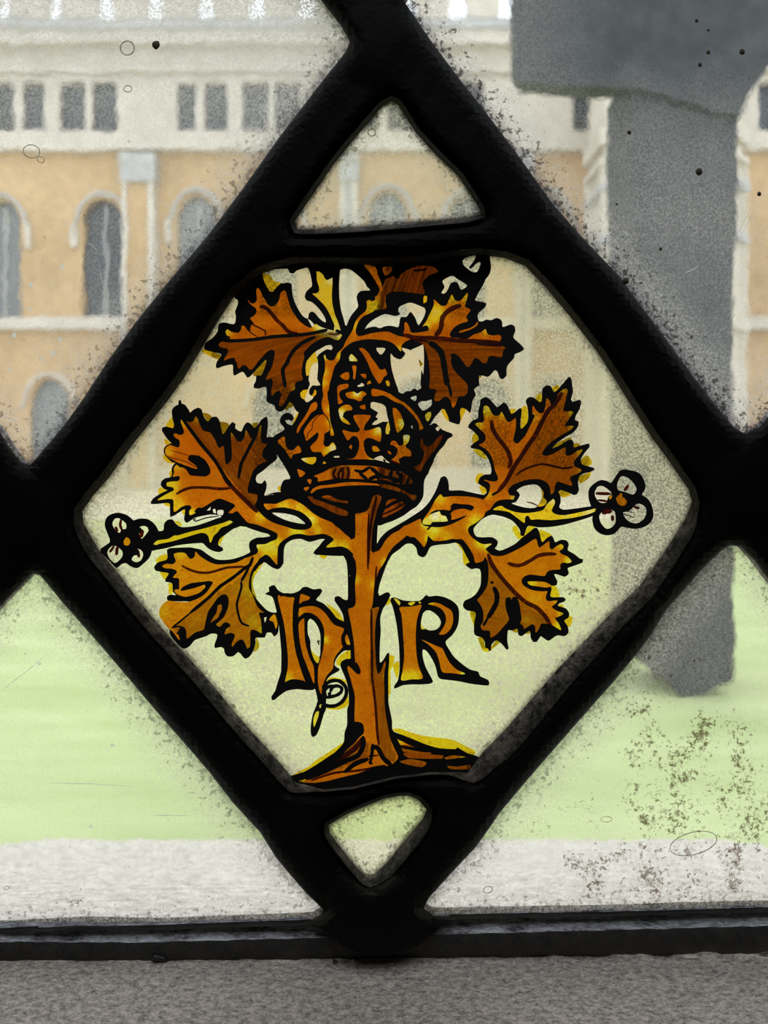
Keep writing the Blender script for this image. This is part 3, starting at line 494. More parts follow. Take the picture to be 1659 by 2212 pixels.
('LR',.2,'l 250,300 340,380 430,395 490,385 600,340 730,270 870,185 890,240 910,290 950,270 1030,215 1035,290 1060,320 1110,280 1170,250 1200,265 1200,300 1150,340 1180,370 1250,400 1300,460 1250,480 1200,470 1160,500 1165,550 1060,560 1000,590 980,630 900,625 800,615 730,640 700,690 720,740 800,790 880,810 960,815 1010,815 990,880 1010,930 1130,925 1110,960 1060,1000 1110,1040 1200,1080 1160,1110 1100,1140 1140,1190 1175,1280 1100,1240 1050,1210 940,1200 910,1260 870,1310 860,1230 830,1205 730,1265 720,1230 680,1190 700,1160 690,1060 670,950 640,880 600,880 580,920 570,890 520,890 505,950 520,1050 550,1150 500,1220 440,1290 400,1330 330,1370 320,1290 240,1280 210,1230 240,1180 240,1050 200,960 170,920 230,850 280,770 300,700 305,550 290,440 260,400'),
('LR',.4,'l 770,700 850,695 980,705 1060,750 1000,770 920,760 800,740'),
# letters
('H',.2,'o 225,590 345,610 420,615 410,700 400,800 400,950 410,1100 440,1250 470,1380 500,1480 550,1620 q 540,290 470,270 380,270 310,300 o 310,1600 340,1450 340,1300 320,1100 290,900 250,740'),
('H',.1,'o 500,570 610,610 590,640 520,660 480,690 485,620'),
('H',.12,'o 470,750 550,720 650,715 720,740 790,800 840,870 900,940 1010,985 980,1080 985,1170 1000,1200 920,1300 890,1370 880,1460 820,1530 780,1600 760,1659 q 750,330 745,440 720,400 700,300 o 700,1600 705,1450 740,1330 770,1180 775,1000 740,900 690,840 620,800 540,795 470,845'),
('H',.12,'o 470,930 500,880 535,860 540,1000 550,1150 600,1330 650,1440 655,1640 600,1510 550,1380 500,1250 470,1100'),
('C',0,'o 580,900 605,865 650,890 700,960 730,1060 730,1200 718,1320 620,1240 610,1130 580,1040'),
('H',.9,'o 620,1240 718,1320 700,1400 660,1360'),
('PD',1.2,'q 715,580 735,555 740,590 725,610'), ('PD',1,'q 650,720 680,650 710,640 710,690 680,780 655,835 645,800'),
('R',.15,'p 460,620 600,610 720,590 700,660 670,760 655,900 655,1050 665,1200 690,1330 735,1465 600,1480 480,1490 495,1380 515,1200 505,1000 495,850 480,700'),
('C',0,'p 740,690 770,660 820,655 880,690 930,740 955,800 930,860 880,890 820,895 770,875 715,820'),
('R',1,'p 715,820 770,875 720,880'),
('R',.15,'p 800,580 860,560 940,575 1020,620 1080,660 1100,740 1090,830 1050,900 990,945 930,940 970,880 1010,800 1010,720 960,640 880,600'),
('R',.2,'p 720,1005 790,1030 900,1080 970,1110 1010,1190 1060,1280 1140,1360 1245,1410 1200,1420 1090,1405 970,1390 930,1250 890,1150 800,1060'),
('R',1,'p 390,510 430,520 470,560 460,600 430,570'), ('R',.9,'p 560,570 620,550 650,560 600,600'), ('R',.9,'p 680,545 720,560 700,580'),
# flowers
('C',0,'k 745,570 780,505 830,495 880,520 945,580 900,640 890,690 830,700 790,680 750,620'),
('C',0,'k 1010,490 1050,390 1100,380 1170,420 1220,480 1245,530 1230,580 1200,600 1080,560 1030,550'),
('C',0,'k 1250,710 1300,715 1350,750 1362,820 1330,890 1260,940 1200,940 1140,910 1090,850 1085,810 1150,800'),
('C',0,'k 800,850 850,790 900,770 980,800 995,870 990,940 950,990 890,1010 840,970 810,920'),
('FR',.35,'k 1000,640 1040,600 1050,580 1075,590 1070,620 1110,650 1130,680 1110,730 1070,735 1030,720'), ('FR',.5,'k 910,640 950,600 955,620 930,660'),
('C',0,'m 180,560 210,500 260,495 300,520 345,560 345,620 290,630 270,670 230,650 200,610'),
('C',0,'m 505,600 560,585 600,600 615,640 580,690 530,740 500,680 540,630'),
('FL',.4,'m 315,770 350,720 385,740 398,780 370,820 325,815'),
('C',0,'m 120,900 170,830 230,830 300,890 300,950 260,1000 210,1030 150,980'),
('C',0,'m 480,860 530,880 550,930 520,1000 460,1020 410,990 440,940 500,930'),
]
# yellow stain that spreads over bare glass outside the line work
HAL = [
('UL','a 50,1180 150,1210 260,1255 250,1310 180,1290 90,1250 30,1210'), ('UL','a 640,1490 720,1390 805,1305 805,1370 770,1450 740,1510 690,1512'),
('UL','e 310,790 360,705 400,725 410,760 350,790 315,820'), ('CR','e 475,835 425,970 395,985 410,930 450,850'),
('UL','a 1100,420 1140,430 1150,500 1130,560 1105,500'),
('UR','f 1085,780 1110,800 1158,900 1155,940 1120,910 1070,820'), ('UR','f 1310,775 1365,800 1340,850 1300,930 1285,860'), ('UR','f 1480,370 1520,350 1550,410 1520,430'),
('SH','b 990,790 1030,758 1090,780 1060,800'), ('SH','b 1130,850 1175,850 1165,925 1130,915'), ('UR','b 1445,915 1500,850 1510,900 1480,915'),
('UR','f 800,200 850,260 820,290'),
('ML','d 230,400 300,335 315,470 215,455'), ('ML','d 200,595 285,660 230,690 200,640'), ('ML','d 185,780 210,800 345,880 260,890 180,830'),
('ML','d 130,1180 190,1185 235,1210 130,1260'), ('ML','d 650,290 700,290 765,335 710,395 680,350'), ('ML','d 860,395 950,410 970,450 895,545 865,470'),
('ML','d 1240,410 1320,410 1270,475'), ('ML','d 180,1365 260,1365 265,1410 220,1400'), ('ML','d 400,1460 445,1430 430,1510'), ('ML','d 250,1000 290,960 290,1050 260,1050'),
('LR','l 80,1060 150,1065 140,1250 120,1200'), ('LR','l 180,1370 240,1370 270,1480 320,1500 400,1395 445,1420 380,1480 310,1535 240,1525 210,1460'),
('LR','l 1050,740 1110,755 1155,850 1150,890 1050,890'), ('LR','l 590,50 640,30 690,140 700,190 660,190 600,100'), ('LR','l 910,80 950,85 1060,140 1000,185 945,230'),
('TR','l 0,330 50,380 80,470 20,500 0,450'), ('LR','l 1160,970 1200,980 1200,1010 1125,985'), ('LR','l 590,1290 650,1255 650,1310'), ('LR','l 740,1320 800,1285 800,1320'),
('LR','l 685,165 780,40 850,35 870,60 790,115 700,185'), ('LR','l 1210,1165 1270,1110 1310,1130 1290,1220 1250,1240'),
('MR','i 115,770 145,740 195,820 130,875 110,830'), ('MR','i 120,950 200,945 270,1010 285,1065 200,1030'), ('MR','i 150,1290 180,1235 250,1235 200,1290 180,1360 150,1330'),
('MR','i 195,1390 260,1380 290,1430 240,1485'), ('MR','i 560,465 640,465 580,530'), ('MR','i 695,455 760,425 778,540 770,625 693,705 695,560'),
('MR','i 870,320 930,265 948,350 910,385'), ('MR','i 1065,200 1150,175 1150,210 1095,260'), ('MR','i 1060,930 1120,870 1290,795 1300,830 1240,840 1170,895'),
('MR','i 1325,875 1390,875 1400,905 1318,925'), ('MR','i 1405,1080 1480,1015 1545,1100 1490,1145 1415,1120'), ('MR','i 1380,1275 1530,1215 1500,1290 1400,1350'),
('MR','i 1145,1445 1230,1425 1290,1480 1210,1520 1150,1490'),
('TR','g 715,1535 820,1525 770,1595'), ('CR','h 905,560 935,450 985,375 970,450 930,520 905,600'), ('TR','h 1245,1390 1300,1425 1380,1560 1405,1650 1340,1640 1320,1500'),
('CR','g 225,720 260,720 255,785 225,770'),
('TR','r 480,810 570,795 700,840 850,880 1000,900 1200,930 1350,1000 1480,1070 1460,1110 1380,1095 1260,1020 1240,1042 1050,1032 900,992 750,932 600,872'),
('TR','q 390,1412 500,1350 600,1300 650,1250 800,1150 1010,1015 950,1100 850,1175 700,1275 550,1365'),
('TR','o 970,1430 930,1420 920,1370 960,1310 1010,1270 1090,1240 1092,1340 1030,1345 985,1380'),
('LL','n 35,460 40,430 100,385 165,370 172,430 60,475'), ('LL','n 90,585 190,600 150,670 110,640'), ('LL','n 190,715 232,720 242,830 195,850'),
('LL','n 1190,830 1165,750 1170,650 1210,570 1330,452 1280,540 1215,640 1195,740 1240,900'), ('LL','n 1240,1365 1270,1440 1270,1490 1205,1540 1230,1430'), ('SL','n 775,260 798,188 860,150 830,200 795,268'),
('SL','m 920,530 990,540 1010,600 960,570'),
('H','o 800,690 850,710 950,790 1010,890 1000,910 930,860 880,800'),
('PD','q 800,600 1000,525 1050,420 1068,560 1000,610 900,625'), ('PD','q 780,340 805,270 880,235 1035,275 1035,320 960,265 870,270 800,320'),
('R','p 380,1300 455,1270 450,1400 435,1470 400,1400'), ('R','p 325,1190 400,1210 380,1300 345,1380 330,1290'), ('TR','p 325,1659 325,1390 350,1395 350,1659'), ('TR','p 295,600 340,500 355,560 320,590'),
('TR','r 430,0 460,0 455,250 440,450 430,300'),
]
# brush strokes lying over the cells: owner, k (black) or n (brown), width in survey units, path
STR = [
('UL','n',46,'a 730,680 780,680 840,730 890,790 940,850 1000,900 1050,960 1100,990 1200,1010'), ('UL','k',42,'a 250,1070 400,1085 650,1070 850,1040 1050,1025 1250,1010 1400,985 1530,955'),
('UL','k',46,'a 1385,1040 1250,1100 1150,1180 1090,1260 1050,1350 1000,1430 1010,1520 1030,1640'), ('UL','n',20,'a 630,890 700,920 790,970 790,1020'), ('UL','k',12,'a 560,930 620,990 700,1040'),
('UR','n',58,'c 800,665 720,690 640,740 590,800 575,860 570,920 540,980 500,1020'), ('UR','n',50,'c 110,1010 250,1045 400,1050 550,1055 800,1085 1000,1090 1290,1110'),
('UR','k',70,'c 430,1110 500,1150 570,1230 600,1350 620,1480 640,1590 f 1150,500'), ('UR','k',36,'f 1150,490 1175,570 1185,640'), ('UR','n',40,'c 1000,1120 1150,1130 1290,1140'),
('UR','k',50,'c 690,1270 720,1260 770,1300'), ('UR','n',24,'c 200,1060 300,1080 420,1090'),
('ML','k',44,'d 400,340 500,480 650,680 800,860 920,1060 1000,1160'), ('ML','n',52,'d 900,1050 1000,1170 1150,1320 1300,1470'), ('ML','n',34,'d 340,1255 420,1210 520,1180 700,1180 850,1195 980,1185'),
('ML','k',40,'d 1300,540 1230,660 1170,780 1110,900 1080,1070'), ('ML','n',9,'d 225,800 300,830 450,870 570,935'), ('ML','n',9,'d 260,735 400,770 500,805'), ('ML','k',16,'d 560,900 480,830 620,800'),
('ML','k',14,'d 300,930 330,890 390,900 480,950'), ('ML','n',30,'d 280,1330 280,1400 290,1500'),
('MR','n',50,'i 345,600 350,680 400,780 470,870 530,950 560,1030 570,1100 545,1165'), ('MR','n',54,'i 1180,270 1100,400 1020,480 940,620 860,780 790,880 700,1020 600,1170 520,1320 420,1450'),
('MR','n',26,'i 1170,280 1130,380 1040,440'), ('MR','n',26,'i 640,1250 720,1190 850,1140 950,1120 1100,1150 1200,1170 1310,1155'), ('MR','k',30,'i 350,1490 420,1450'),
('LL','k',40,'n 1195,410 1160,500 1110,530 960,650 800,760 680,880 560,980 450,1070'), ('LL','k',22,'n 450,1070 330,1170 230,1250'), ('LL','n',30,'n 350,510 450,560 560,590 680,590 820,550 900,530 1100,520'),
('LL','k',34,'n 1160,500 1100,620 1060,690'), ('LL','k',28,'n 1055,700 1060,760 1030,870 1005,970 1020,1080 1060,1190 1150,1230'), ('LL','k',20,'n 230,1250 300,1235 370,1250'), ('LL','k',30,'n 290,1320 340,1300 390,1370'),
('LR','n',50,'l 300,370 340,480 420,600 520,720 640,850 760,950 880,1010 980,1110 1050,1220'), ('LR','n',44,'l 540,480 620,505 700,500 800,450 900,390 1000,370 1110,370'),
('LR','k',60,'l 370,770 405,850 400,950 350,1050 300,1130'), ('LR','k',30,'l 300,1130 270,1180 245,1225'), ('LR','k',44,'l 345,700 350,720'), ('LR','k',40,'l 610,890 640,960 650,1100'),
('CR','n',32,'g 915,510 885,570 905,620 940,640'), ('CR','n',32,'g 1010,500 965,540 945,590 960,640'), ('CR','n',34,'g 1055,490 1070,560 1050,640'), ('CR','n',30,'g 980,500 1000,560 990,640'),
('CR','k',38,'g 1140,530 1230,545 1320,490'), ('CR','k',42,'g 1200,560 1240,600 1290,640'), ('CR','k',46,'g 1330,500 1400,560 1420,640'), ('CR','k',46,'g 1310,640 1400,600'),
('CR','k',46,'h 480,540 460,590 490,650 560,660 580,600 540,550'), ('CR','k',40,'h 240,500 300,560 400,620'), ('CR','k',40,'h 330,600 560,640'), ('CR','k',40,'h 600,560 580,700'), ('CR','k',36,'h 680,620 640,740'),
('CR','n',20,'g 640,860 800,910 960,960 1060,990'), ('CR','k',40,'h 380,990 500,920 600,880'), ('CR','n',24,'h 360,1060 500,1000 630,920'), ('CR','n',26,'h 900,1240 960,1180'), 
('CR','n',10,'e 570,1150 580,1090 630,1030 640,960 700,880 760,850'), ('CR','k',30,'e 1560,1060 1590,1100'),
('CR','k',22,'h 380,400 400,430'), ('CR','n',26,'h 400,390 560,450'),
('TR','n',24,'g 1310,1050 1300,1300 1298,1600 o 1300,280'), ('TR','n',34,'g 1400,850 1350,1080 1320,1300 1305,1640'), ('TR','n',22,'o 1400,240 1390,400 1360,720'),
('TR','n',30,'o 1340,760 1340,1000 1345,1300 1350,1659 q 1350,250 1390,600 1410,900 1430,1050'),
('TR','k',66,'q 1140,820 1080,950 1020,1060 900,1180 800,1270 600,1400 450,1450'), ('TR','k',80,'q 1200,800 1160,860 1120,930'), ('TR','k',60,'q 1240,950 1240,1050 1180,1170 1000,1250 800,1350 570,1450'),
('TR','n',60,'q 1240,960 1150,1080 1000,1190 850,1280'), ('TR','k',56,'q 1020,1370 1150,1270 1300,1215'), ('TR','n',30,'q 620,1470 900,1380 1200,1350 1500,1290'),
('TR','k',44,'q 1355,1040 1350,1120 1330,1240'), ('TR','k',60,'q 1335,1250 1325,1270'), ('TR','k',56,'q 1360,1060 1420,1090 1480,1200 1580,1290'), ('TR','n',20,'q 1300,1180 1420,1170'),
('TR','k',70,'r 500,900 560,1040 600,1130'), ('TR','k',50,'r 520,870 700,970 900,1040 1100,1060 1300,1080'), ('TR','n',40,'r 560,1000 700,1030 900,1070'),
('H','k',30,'o 250,590 330,575 420,590'), ('H','k',70,'o 450,600 435,800 435,1000 460,1200 510,1400 590,1620'), ('H','k',50,'q 320,310 400,285 540,300'),
('H','k',18,'o 725,1140 700,1130 715,1180'), ('TR','k',18,'o 1085,1210 1010,1200'),
('PD','k',44,'q 760,420 800,320 870,280 960,285 1030,350 1040,440 990,530 900,580 800,575 740,520'), ('PD','k',40,'q 850,410 870,365 920,340 980,360 980,410 930,450 860,470 790,480'), ('PD','k',40,'q 800,480 780,400 830,350 900,340'), ('PD','k',60,'q 760,440 780,500'), ('PD','k',40,'q 850,420 830,450'),
('FR','n',36,'k 760,585 930,590'), ('FR','n',26,'k 785,665 900,680'), ('FR','n',36,'k 1100,550 1145,490'), ('FR','n',30,'k 1215,745 1275,765'), ('FR','n',12,'k 1090,830 1220,875'), ('FR','n',60,'k 840,820 880,800 940,800'), ('FR','n',36,'k 955,850 960,910'), ('FR','n',10,'k 1140,800 1210,815'),
('FL','n',32,'m 285,510 275,580 300,640'), ('FL','n',36,'m 220,600 240,650'), ('FL','n',40,'m 240,840 230,930'), ('FL','n',30,'m 150,900 200,830'), ('FL','n',50,'m 540,640 520,720'), ('FL','n',36,'m 480,870 500,960'),
('ML','k',14,'m 1180,500 1150,510 1180,530 1300,490 1450,470'), ('MR','n',14,'j 760,690 820,700 900,735'), ('MR','k',12,'h 930,1050 1010,1010 1100,1015'), ('MR','k',60,'h 1080,1030 1150,1060 1165,1120'),
('SH','k',40,'b 420,960 470,985 500,1000'), ('SH','n',22,'b 330,1000 400,1010 460,1000'), ('SH','n',30,'b 1350,250 1500,230'),
]
# local departures of tint (x, y, radius in survey units, value): 1 yellow, 2 bare
SPOT = [('a',340,985,70,.8),('a',1430,920,70,1.1),('b',300,950,90,1.8),('b',420,1010,90,1.6),('b',360,360,60,1.7),('b',880,700,120,.8),('b',830,640,80,.7),('b',640,900,70,.7),
('b',290,1270,50,1.2),('b',470,1270,60,.9),('e',775,350,60,.9),('e',770,480,60,.8),('e',840,800,50,.9),('e',850,950,60,.8),('e',870,1060,40,.8),
('c',520,740,110,1.0),('c',480,800,80,.9),('c',700,580,70,.8),('c',870,580,70,.7),('c',1100,980,50,.7),('c',400,900,50,1.0),('c',70,1190,50,.9),('c',1050,500,60,.6),
('e',470,700,70,.8),('e',440,560,60,.7),('e',1170,600,50,1.8),('e',960,860,70,1.8),('e',1030,940,50,.7),('e',880,1260,60,1.9),('e',810,1300,60,.8),('e',1430,1040,60,1.6),('e',1390,1070,60,.7),('e',525,1400,40,1.7),
('f',600,960,50,1.3),('f',590,1020,50,.9),('f',650,1130,50,1.9),('f',650,1190,40,1.0),('f',550,1150,20,.6),('e',1090,190,30,1.9),('e',1370,1400,50,1.4),('e',1535,1000,50,1.0),
('i',280,450,110,.95),('i',190,650,70,.8),('i',480,520,70,.7),('i',1200,220,60,.7),('i',1300,500,60,.8),('i',1310,680,50,.7),('i',1400,970,60,.8),('i',1400,1190,60,.5),('i',850,560,60,.5),
('j',300,600,60,.6),('j',620,640,60,1.2),('j',150,930,110,.9),('j',300,1200,80,1.2),('j',200,1180,80,.8),('j',100,1000,60,.8),('j',1060,660,60,1.4),('j',700,860,50,.8),('j',1500,790,90,1.3),('j',1250,850,80,1.0),
('h',980,1240,100,1.0),('h',920,1350,60,.9),('h',1050,860,90,.8),('h',1150,1340,90,.6),('h',1000,1080,60,1.9),('h',1100,1120,50,1.5),('h',400,1640,70,.8),('h',880,1170,60,1.2),
('g',620,1130,80,1.15),('g',560,1060,60,.95),('g',700,1250,60,.7),('g',420,1250,90,.7),('g',470,1300,90,1.0),('g',300,960,100,.75),('g',480,980,80,.8),('g',200,1460,110,.9),('g',100,1450,100,1.0),('g',870,1430,90,.85),('g',1000,1450,80,.8),('g',20,1080,90,.7),('g',60,970,60,.5),
('d',270,1140,120,.85),('d',200,1290,130,.9),('d',340,1400,110,.8),('d',510,1490,70,.9),('d',240,750,70,.7),('d',350,930,60,.7),('d',400,410,60,.7),('d',580,370,50,.7),('d',1160,510,50,.7),('d',1350,470,60,.8),('d',1000,540,40,.8),
('n',330,370,80,.6),('n',1400,220,120,.9),('n',1240,260,60,1.4),('n',1350,450,90,.8),('n',1150,820,120,.6),('n',1200,1180,90,.6),('n',110,1080,120,.55),('n',640,750,60,.5),('n',1300,1280,50,.9),
('m',680,800,70,1.0),('m',1590,540,60,1.1),('l',1190,260,60,.8),('l',1280,460,70,1.1),('l',1130,930,60,.6),('l',1180,1090,60,.7),('l',1150,1230,70,.9),('l',820,720,60,.8),('l',760,1150,70,.5),('l',880,900,110,.4),
('o',330,1580,90,.7),('o',1170,400,60,.6),('o',1430,650,60,.9),('o',790,1120,50,.9),('o',1360,450,70,.5),('o',490,780,50,.4),('o',1060,1150,30,.9),('q',900,1000,50,.7),('q',500,1470,50,.8),
('p',600,1470,140,.85),('p',500,1490,90,.9),('p',250,550,60,.7),('p',820,570,60,.8),('p',1230,1410,50,1.2),('r',570,960,60,.7),('r',1350,1130,60,.9),('r',420,180,60,.6)]
# zones washed over with scratched brown paint: (owner, strength, outline)
MAT = [('UL',.75,'a 200,1090 850,1040 1700,960 1500,1300 1300,2200 400,1700 100,1400'), ('UR',.85,'c 50,1060 800,1085 1400,1090 1500,1300 1000,1800 300,1900'),
('ML',.8,'d 400,330 650,680 1300,1480 1450,1300 1500,300 700,250'), ('MR',.55,'i 1250,200 1000,500 500,1340 600,1600 1100,1600 1500,1300 1500,600'),
('LL',.5,'n 1180,560 750,850 230,1250 500,1600 1300,1600 1400,1000'), ('LR',.6,'l 280,420 420,600 640,850 880,1010 1070,1230 1000,1450 200,1500 50,900 250,700'),
('SH',1,'b 1040,170 1700,150 1700,600 1000,560 1030,760 880,740 930,600 980,450'), ('CR',1,'h 310,470 800,500 800,1000 500,960 300,690'), ('CR',.9,'g 520,820 1080,860 1100,1100 500,1000'),
('CR',.7,'h 330,850 700,850 700,1150 330,1130'), ('CR',1,'f 700,1090 1100,1080 1000,1600 700,1560'), ('CR',.8,'g 860,480 1080,480 1080,650 860,650'),
('TR',.9,'g 1310,820 1480,820 1400,1150 1340,1300 1300,1659 1290,1300'), ('TR',.65,'o 1330,740 1440,730 1400,1400 1500,1450 1500,1659 1330,1659'), ('TR',.65,'q 1340,0 1500,0 1500,600 1600,1100 1650,1280 1480,1200 1400,900 1350,300'),
('TR',.7,'q 450,1520 1300,1200 1300,1000 1150,1000 950,1200 700,1350'), ('TR',.6,'r 560,990 1500,1100 1450,1300 560,1300'), ('TR',.5,'g 1140,930 1300,930 1300,1060 1140,1060')]

# ---------------------------------------------------------------- glass outlines (frame pixels)
def pts(s): return [tuple(float(q) for q in t.split(',')) for t in s.split()]
PANES = dict(
 top_left=pts('320,-450 690,0 712,28 735,58 752,90 744,108 700,162 600,292 520,405 440,512 360,605 290,692 232,772 180,852 135,915 90,968 64,1000 45,992 20,958 0,925 -450,385 -450,-450'),
 top=pts('450,-450 780,-60 800,-62 1120,-450'),
 top_right=pts('1200,-450 875,0 900,34 940,92 1000,172 1060,248 1120,328 1200,440 1262,510 1340,592 1430,712 1500,808 1560,885 1590,920 1610,932 1640,917 1659,895 2110,300 2110,-450'),
 left=pts('-450,640 -60,1085 -40,1110 -60,1140 -450,1600'),
 right=pts('2110,520 1720,1020 1700,1045 1720,1070 2110,1560'),
 bottom_left=pts('-450,1850 0,1315 40,1274 72,1241 86,1246 130,1300 220,1402 330,1532 400,1612 450,1670 500,1735 560,1800 592,1852 625,1892 660,1932 697,1968 672,1984 600,1990 450,1993 330,1998 170,1994 60,2000 0,2003 -450,2015'),
 bottom_right=pts('2110,1800 1659,1255 1630,1215 1600,1184 1578,1181 1560,1192 1520,1230 1440,1322 1410,1372 1380,1412 1330,1472 1250,1562 1180,1642 1130,1700 1080,1760 1060,1790 1030,1832 980,1885 930,1940 918,1962 940,1975 1060,1973 1200,1972 1350,1968 1500,1963 1659,1959 2110,1945'),
 main=pts('640,570 600,578 566,590 505,642 470,695 440,746 395,820 360,868 330,906 285,962 235,1032 200,1072 178,1104 180,1130 215,1190 255,1238 290,1285 330,1335 390,1402 440,1457 480,1505 510,1542 545,1582 580,1620 610,1655 640,1690 700,1705 760,1700 850,1678 930,1668 1010,1668 1040,1628 1090,1578 1150,1508 1210,1440 1260,1388 1310,1335 1380,1268 1430,1200 1480,1122 1495,1084 1488,1058 1440,988 1410,948 1380,902 1330,822 1290,760 1230,682 1180,622 1135,575 1090,557 1040,551 1000,553 900,568 780,572'),
 upper_small=pts('845,218 825,230 800,260 760,306 720,356 690,400 660,442 636,478 642,496 700,495 780,491 850,485 930,478 1000,472 1038,464 1036,450 990,380 940,332 900,288 875,250 860,226'),
 lower_small=pts('710,1782 750,1758 790,1741 830,1725 862,1719 885,1719 905,1729 922,1749 914,1768 870,1822 835,1864 800,1898 788,1893 760,1862 735,1830 712,1800'))
LAB = dict(
 top_left='large hazy clear pane at upper left looking onto an ochre stone wall',
 top='clear pane above the topmost lead crossing',
 top_right='grey hazy clear pane at upper right with the dark pier behind it',
 left='clear diamond pane left of the left lead crossing',
 right='clear diamond pane right of the right lead crossing',
 bottom_left='clear pane at lower left looking onto the green lawn',
 bottom_right='dirty pane at lower right with brown crusts and one oval bubble',
 main='painted central pane with crowned tree and letters H and R',
 upper_small='small triangular clear pane above the painted pane',
 lower_small='small clear pane below the painted pane')
NODE_T, NODE_L, NODE_R, NODE_B = (812, 95), (38, 1112), (1622, 1056), (806, 1990)

M_lead = lead_mat(); M_glass = glass_mat(); M_glass_y = glass_mat('yellowish_old_glass', (1.0, 1.0, 0.90))
M_putty = stone_mat('dry_putty', (0.004, 0.004, 0.003), (0.34, 0.30, 0.25), 260, 1.0, 0.0012, fine=900, lo=.42, hi=.62, lit_side=True)

# ---------------------------------------------------------------- setting: room
ZG = -1.8
M_plaster = stone_mat('dim_plaster', (0.20, 0.18, 0.15), (0.30, 0.27, 0.23), 3, 0.2, 0.002)
M_sill = stone_mat('grey_sill_stone', (0.20, 0.17, 0.14), (0.98, 0.88, 0.76), 1300, 1.0, 0.0005, fine=3600, streak=(0.5, 1, 1), lo=.36, hi=.60)
M_ashlar = stone_mat('pale_outer_stone', (0.42, 0.37, 0.31), (1.0, 0.95, 0.88), 330, 0.8, 0.0008, fine=1100, streak=(0.5, 0.35, 1), lo=.36, hi=.56)
wx0, wx1 = W(-450, 0)[0], W(2110, 0)[0]
wz1 = W(0, -450)[2]; wz0 = W(0, 2012)[2]
RB, RT = -1.15, 1.6
front = MB()
front.box((-2, -0.012, RB), (wx0, 0.012, RT)); front.box((wx1, -0.012, RB), (2, 0.012, RT))
front.box((wx0, -0.012, wz1), (wx1, 0.012, RT)); front.box((wx0, -0.05, RB), (wx1, 0.003, wz0-0.028))
front.build('wall_front', M_plaster, kind='structure')
MB().box((-2.2, -3.6, RB-.1), (-2, .012, RT)).build('wall_left', M_plaster, kind='structure')
MB().box((2, -3.6, RB-.1), (2.2, .012, RT)).build('wall_right', M_plaster, kind='structure')
MB().box((-2.2, -3.8, RB-.1), (2.2, -3.6, RT)).build('wall_back', M_plaster, kind='structure')
MB().box((-2.2, -3.8, RB-.1), (2.2, .0, RB)).build('floor', M_plaster, kind='structure')
sx, sy = .95, -1.5                       # added skylight, out of view, to brighten the inner sill
ceil = MB().box((-2.2, -3.8, RT), (-sx, .012, RT+.1)).box((sx, -3.8, RT), (2.2, .012, RT+.1)).box((-sx, -3.8, RT), (sx, sy, RT+.1)).box((-sx, -.12, RT), (sx, .012, RT+.1))
ceil.build('ceiling', M_plaster, kind='structure')
MB().box((-sx, sy, RT+.02), (-sx+.04, -.12, RT+.08)).box((sx-.04, sy, RT+.02), (sx, -.12, RT+.08)).box((-sx+.04, sy, RT+.02), (sx-.04, sy+.04, RT+.08)).box((-sx+.04, -.16, RT+.02), (sx-.04, -.12, RT+.08)).box((-.02, sy+.04, RT+.02), (.02, -.16, RT+.08)).build('added_skylight', M_plaster, kind='structure')

# inner sill: rough stone falling gently towards the room
def noise2(x, y, seed=0):
    return (math.sin(x*1.3+seed)*math.cos(y*1.7+seed*2)+math.sin(x*3.1+y*2.3+seed)*.5+math.sin(x*7.7-y*5.1+seed*3)*.25)/1.75
def sill(name, prof, mat, x0, x1, nx, amp, **kw):
    v = []; f = []; k = len(prof)
    for i in range(nx+1):
        x = x0+(x1-x0)*i/nx
        for j, (y, z) in enumerate(prof):
            a = amp if 0 < j < k-1 else amp*.4
            v.append((x, y+noise2(x*260, j*.9, 1)*a*.6, z+noise2(x*300, j*1.3, 4)*a))
    for i in range(nx):
        for j in range(k-1):
            f.append((i*k+j, i*k+j+1, (i+1)*k+j+1, (i+1)*k+j))
    return mesh_obj(name, v, f, mat, smooth=True, **kw)
def prof_pts(L, n=1):
    out = []
    for (a, b) in zip(L[:-1], L[1:]):
        for t in range(n): out.append((a[0]+(b[0]-a[0])*t/n, a[1]+(b[1]-a[1])*t/n))
    out.append(L[-1]); return out
zs = W(0, 2080, -0.003)[2]
sill('trim_1', prof_pts([(-0.0002, zs+.0004), (-0.003, zs), (-0.012, zs-.0008), (-0.03, zs-.003), (-0.05, zs-.006), (-0.055, zs-.2)], 6), M_sill, wx0-.02, wx1+.02, 420, 0.00035, kind='structure')
# outer sill: weathered slope running out below the glass
zo = W(0, 2012, 0.004)[2]; zo2 = W(0, 1812, 0.34)[2]
sill('trim_2', prof_pts([(0.0, zo-.004), (0.004, zo), (0.34, zo2), (0.345, zo2-.03), (0.345, ZG)], 8), M_ashlar, wx0-.1, wx1+.1, 160, 0.0006, kind='structure')

# ---------------------------------------------------------------- outside: lawn, path, building, pier
def ground_mat(name, c1, c2, s, st):
    m, nt, out = new_mat(name); n = N(nt)
    a = n.noise(n.coord(scale=st), s, 5, 0.7)
    p = n('BsdfPrincipled'); p.inputs['Roughness'].default_value = 1.0; p.inputs['Specular IOR Level'].default_value = 0.0
    nt.links.new(n.mix(n.rng(a, .35, .65), c1, c2), p.inputs['Base Color'])
    nt.links.new(p.outputs[0], out.inputs[0]); return m
M_lawn = ground_mat('mown_grass', (0.44, 0.53, 0.23), (0.58, 0.66, 0.34), 1.2, (0.4, 1.5, 1))
M_path = ground_mat('pale_gravel', (0.62, 0.58, 0.50), (0.80, 0.76, 0.68), 3, (1, 1, 1))
def plane(name, x0, x1, y0, y1, z, mat, t=.12, **kw):
    return MB().box((x0, y0, z-t), (x1, y1, z)).build(name, mat, **kw)
yl = D+0; y_far = 1.8*F/(1122-HY)-D
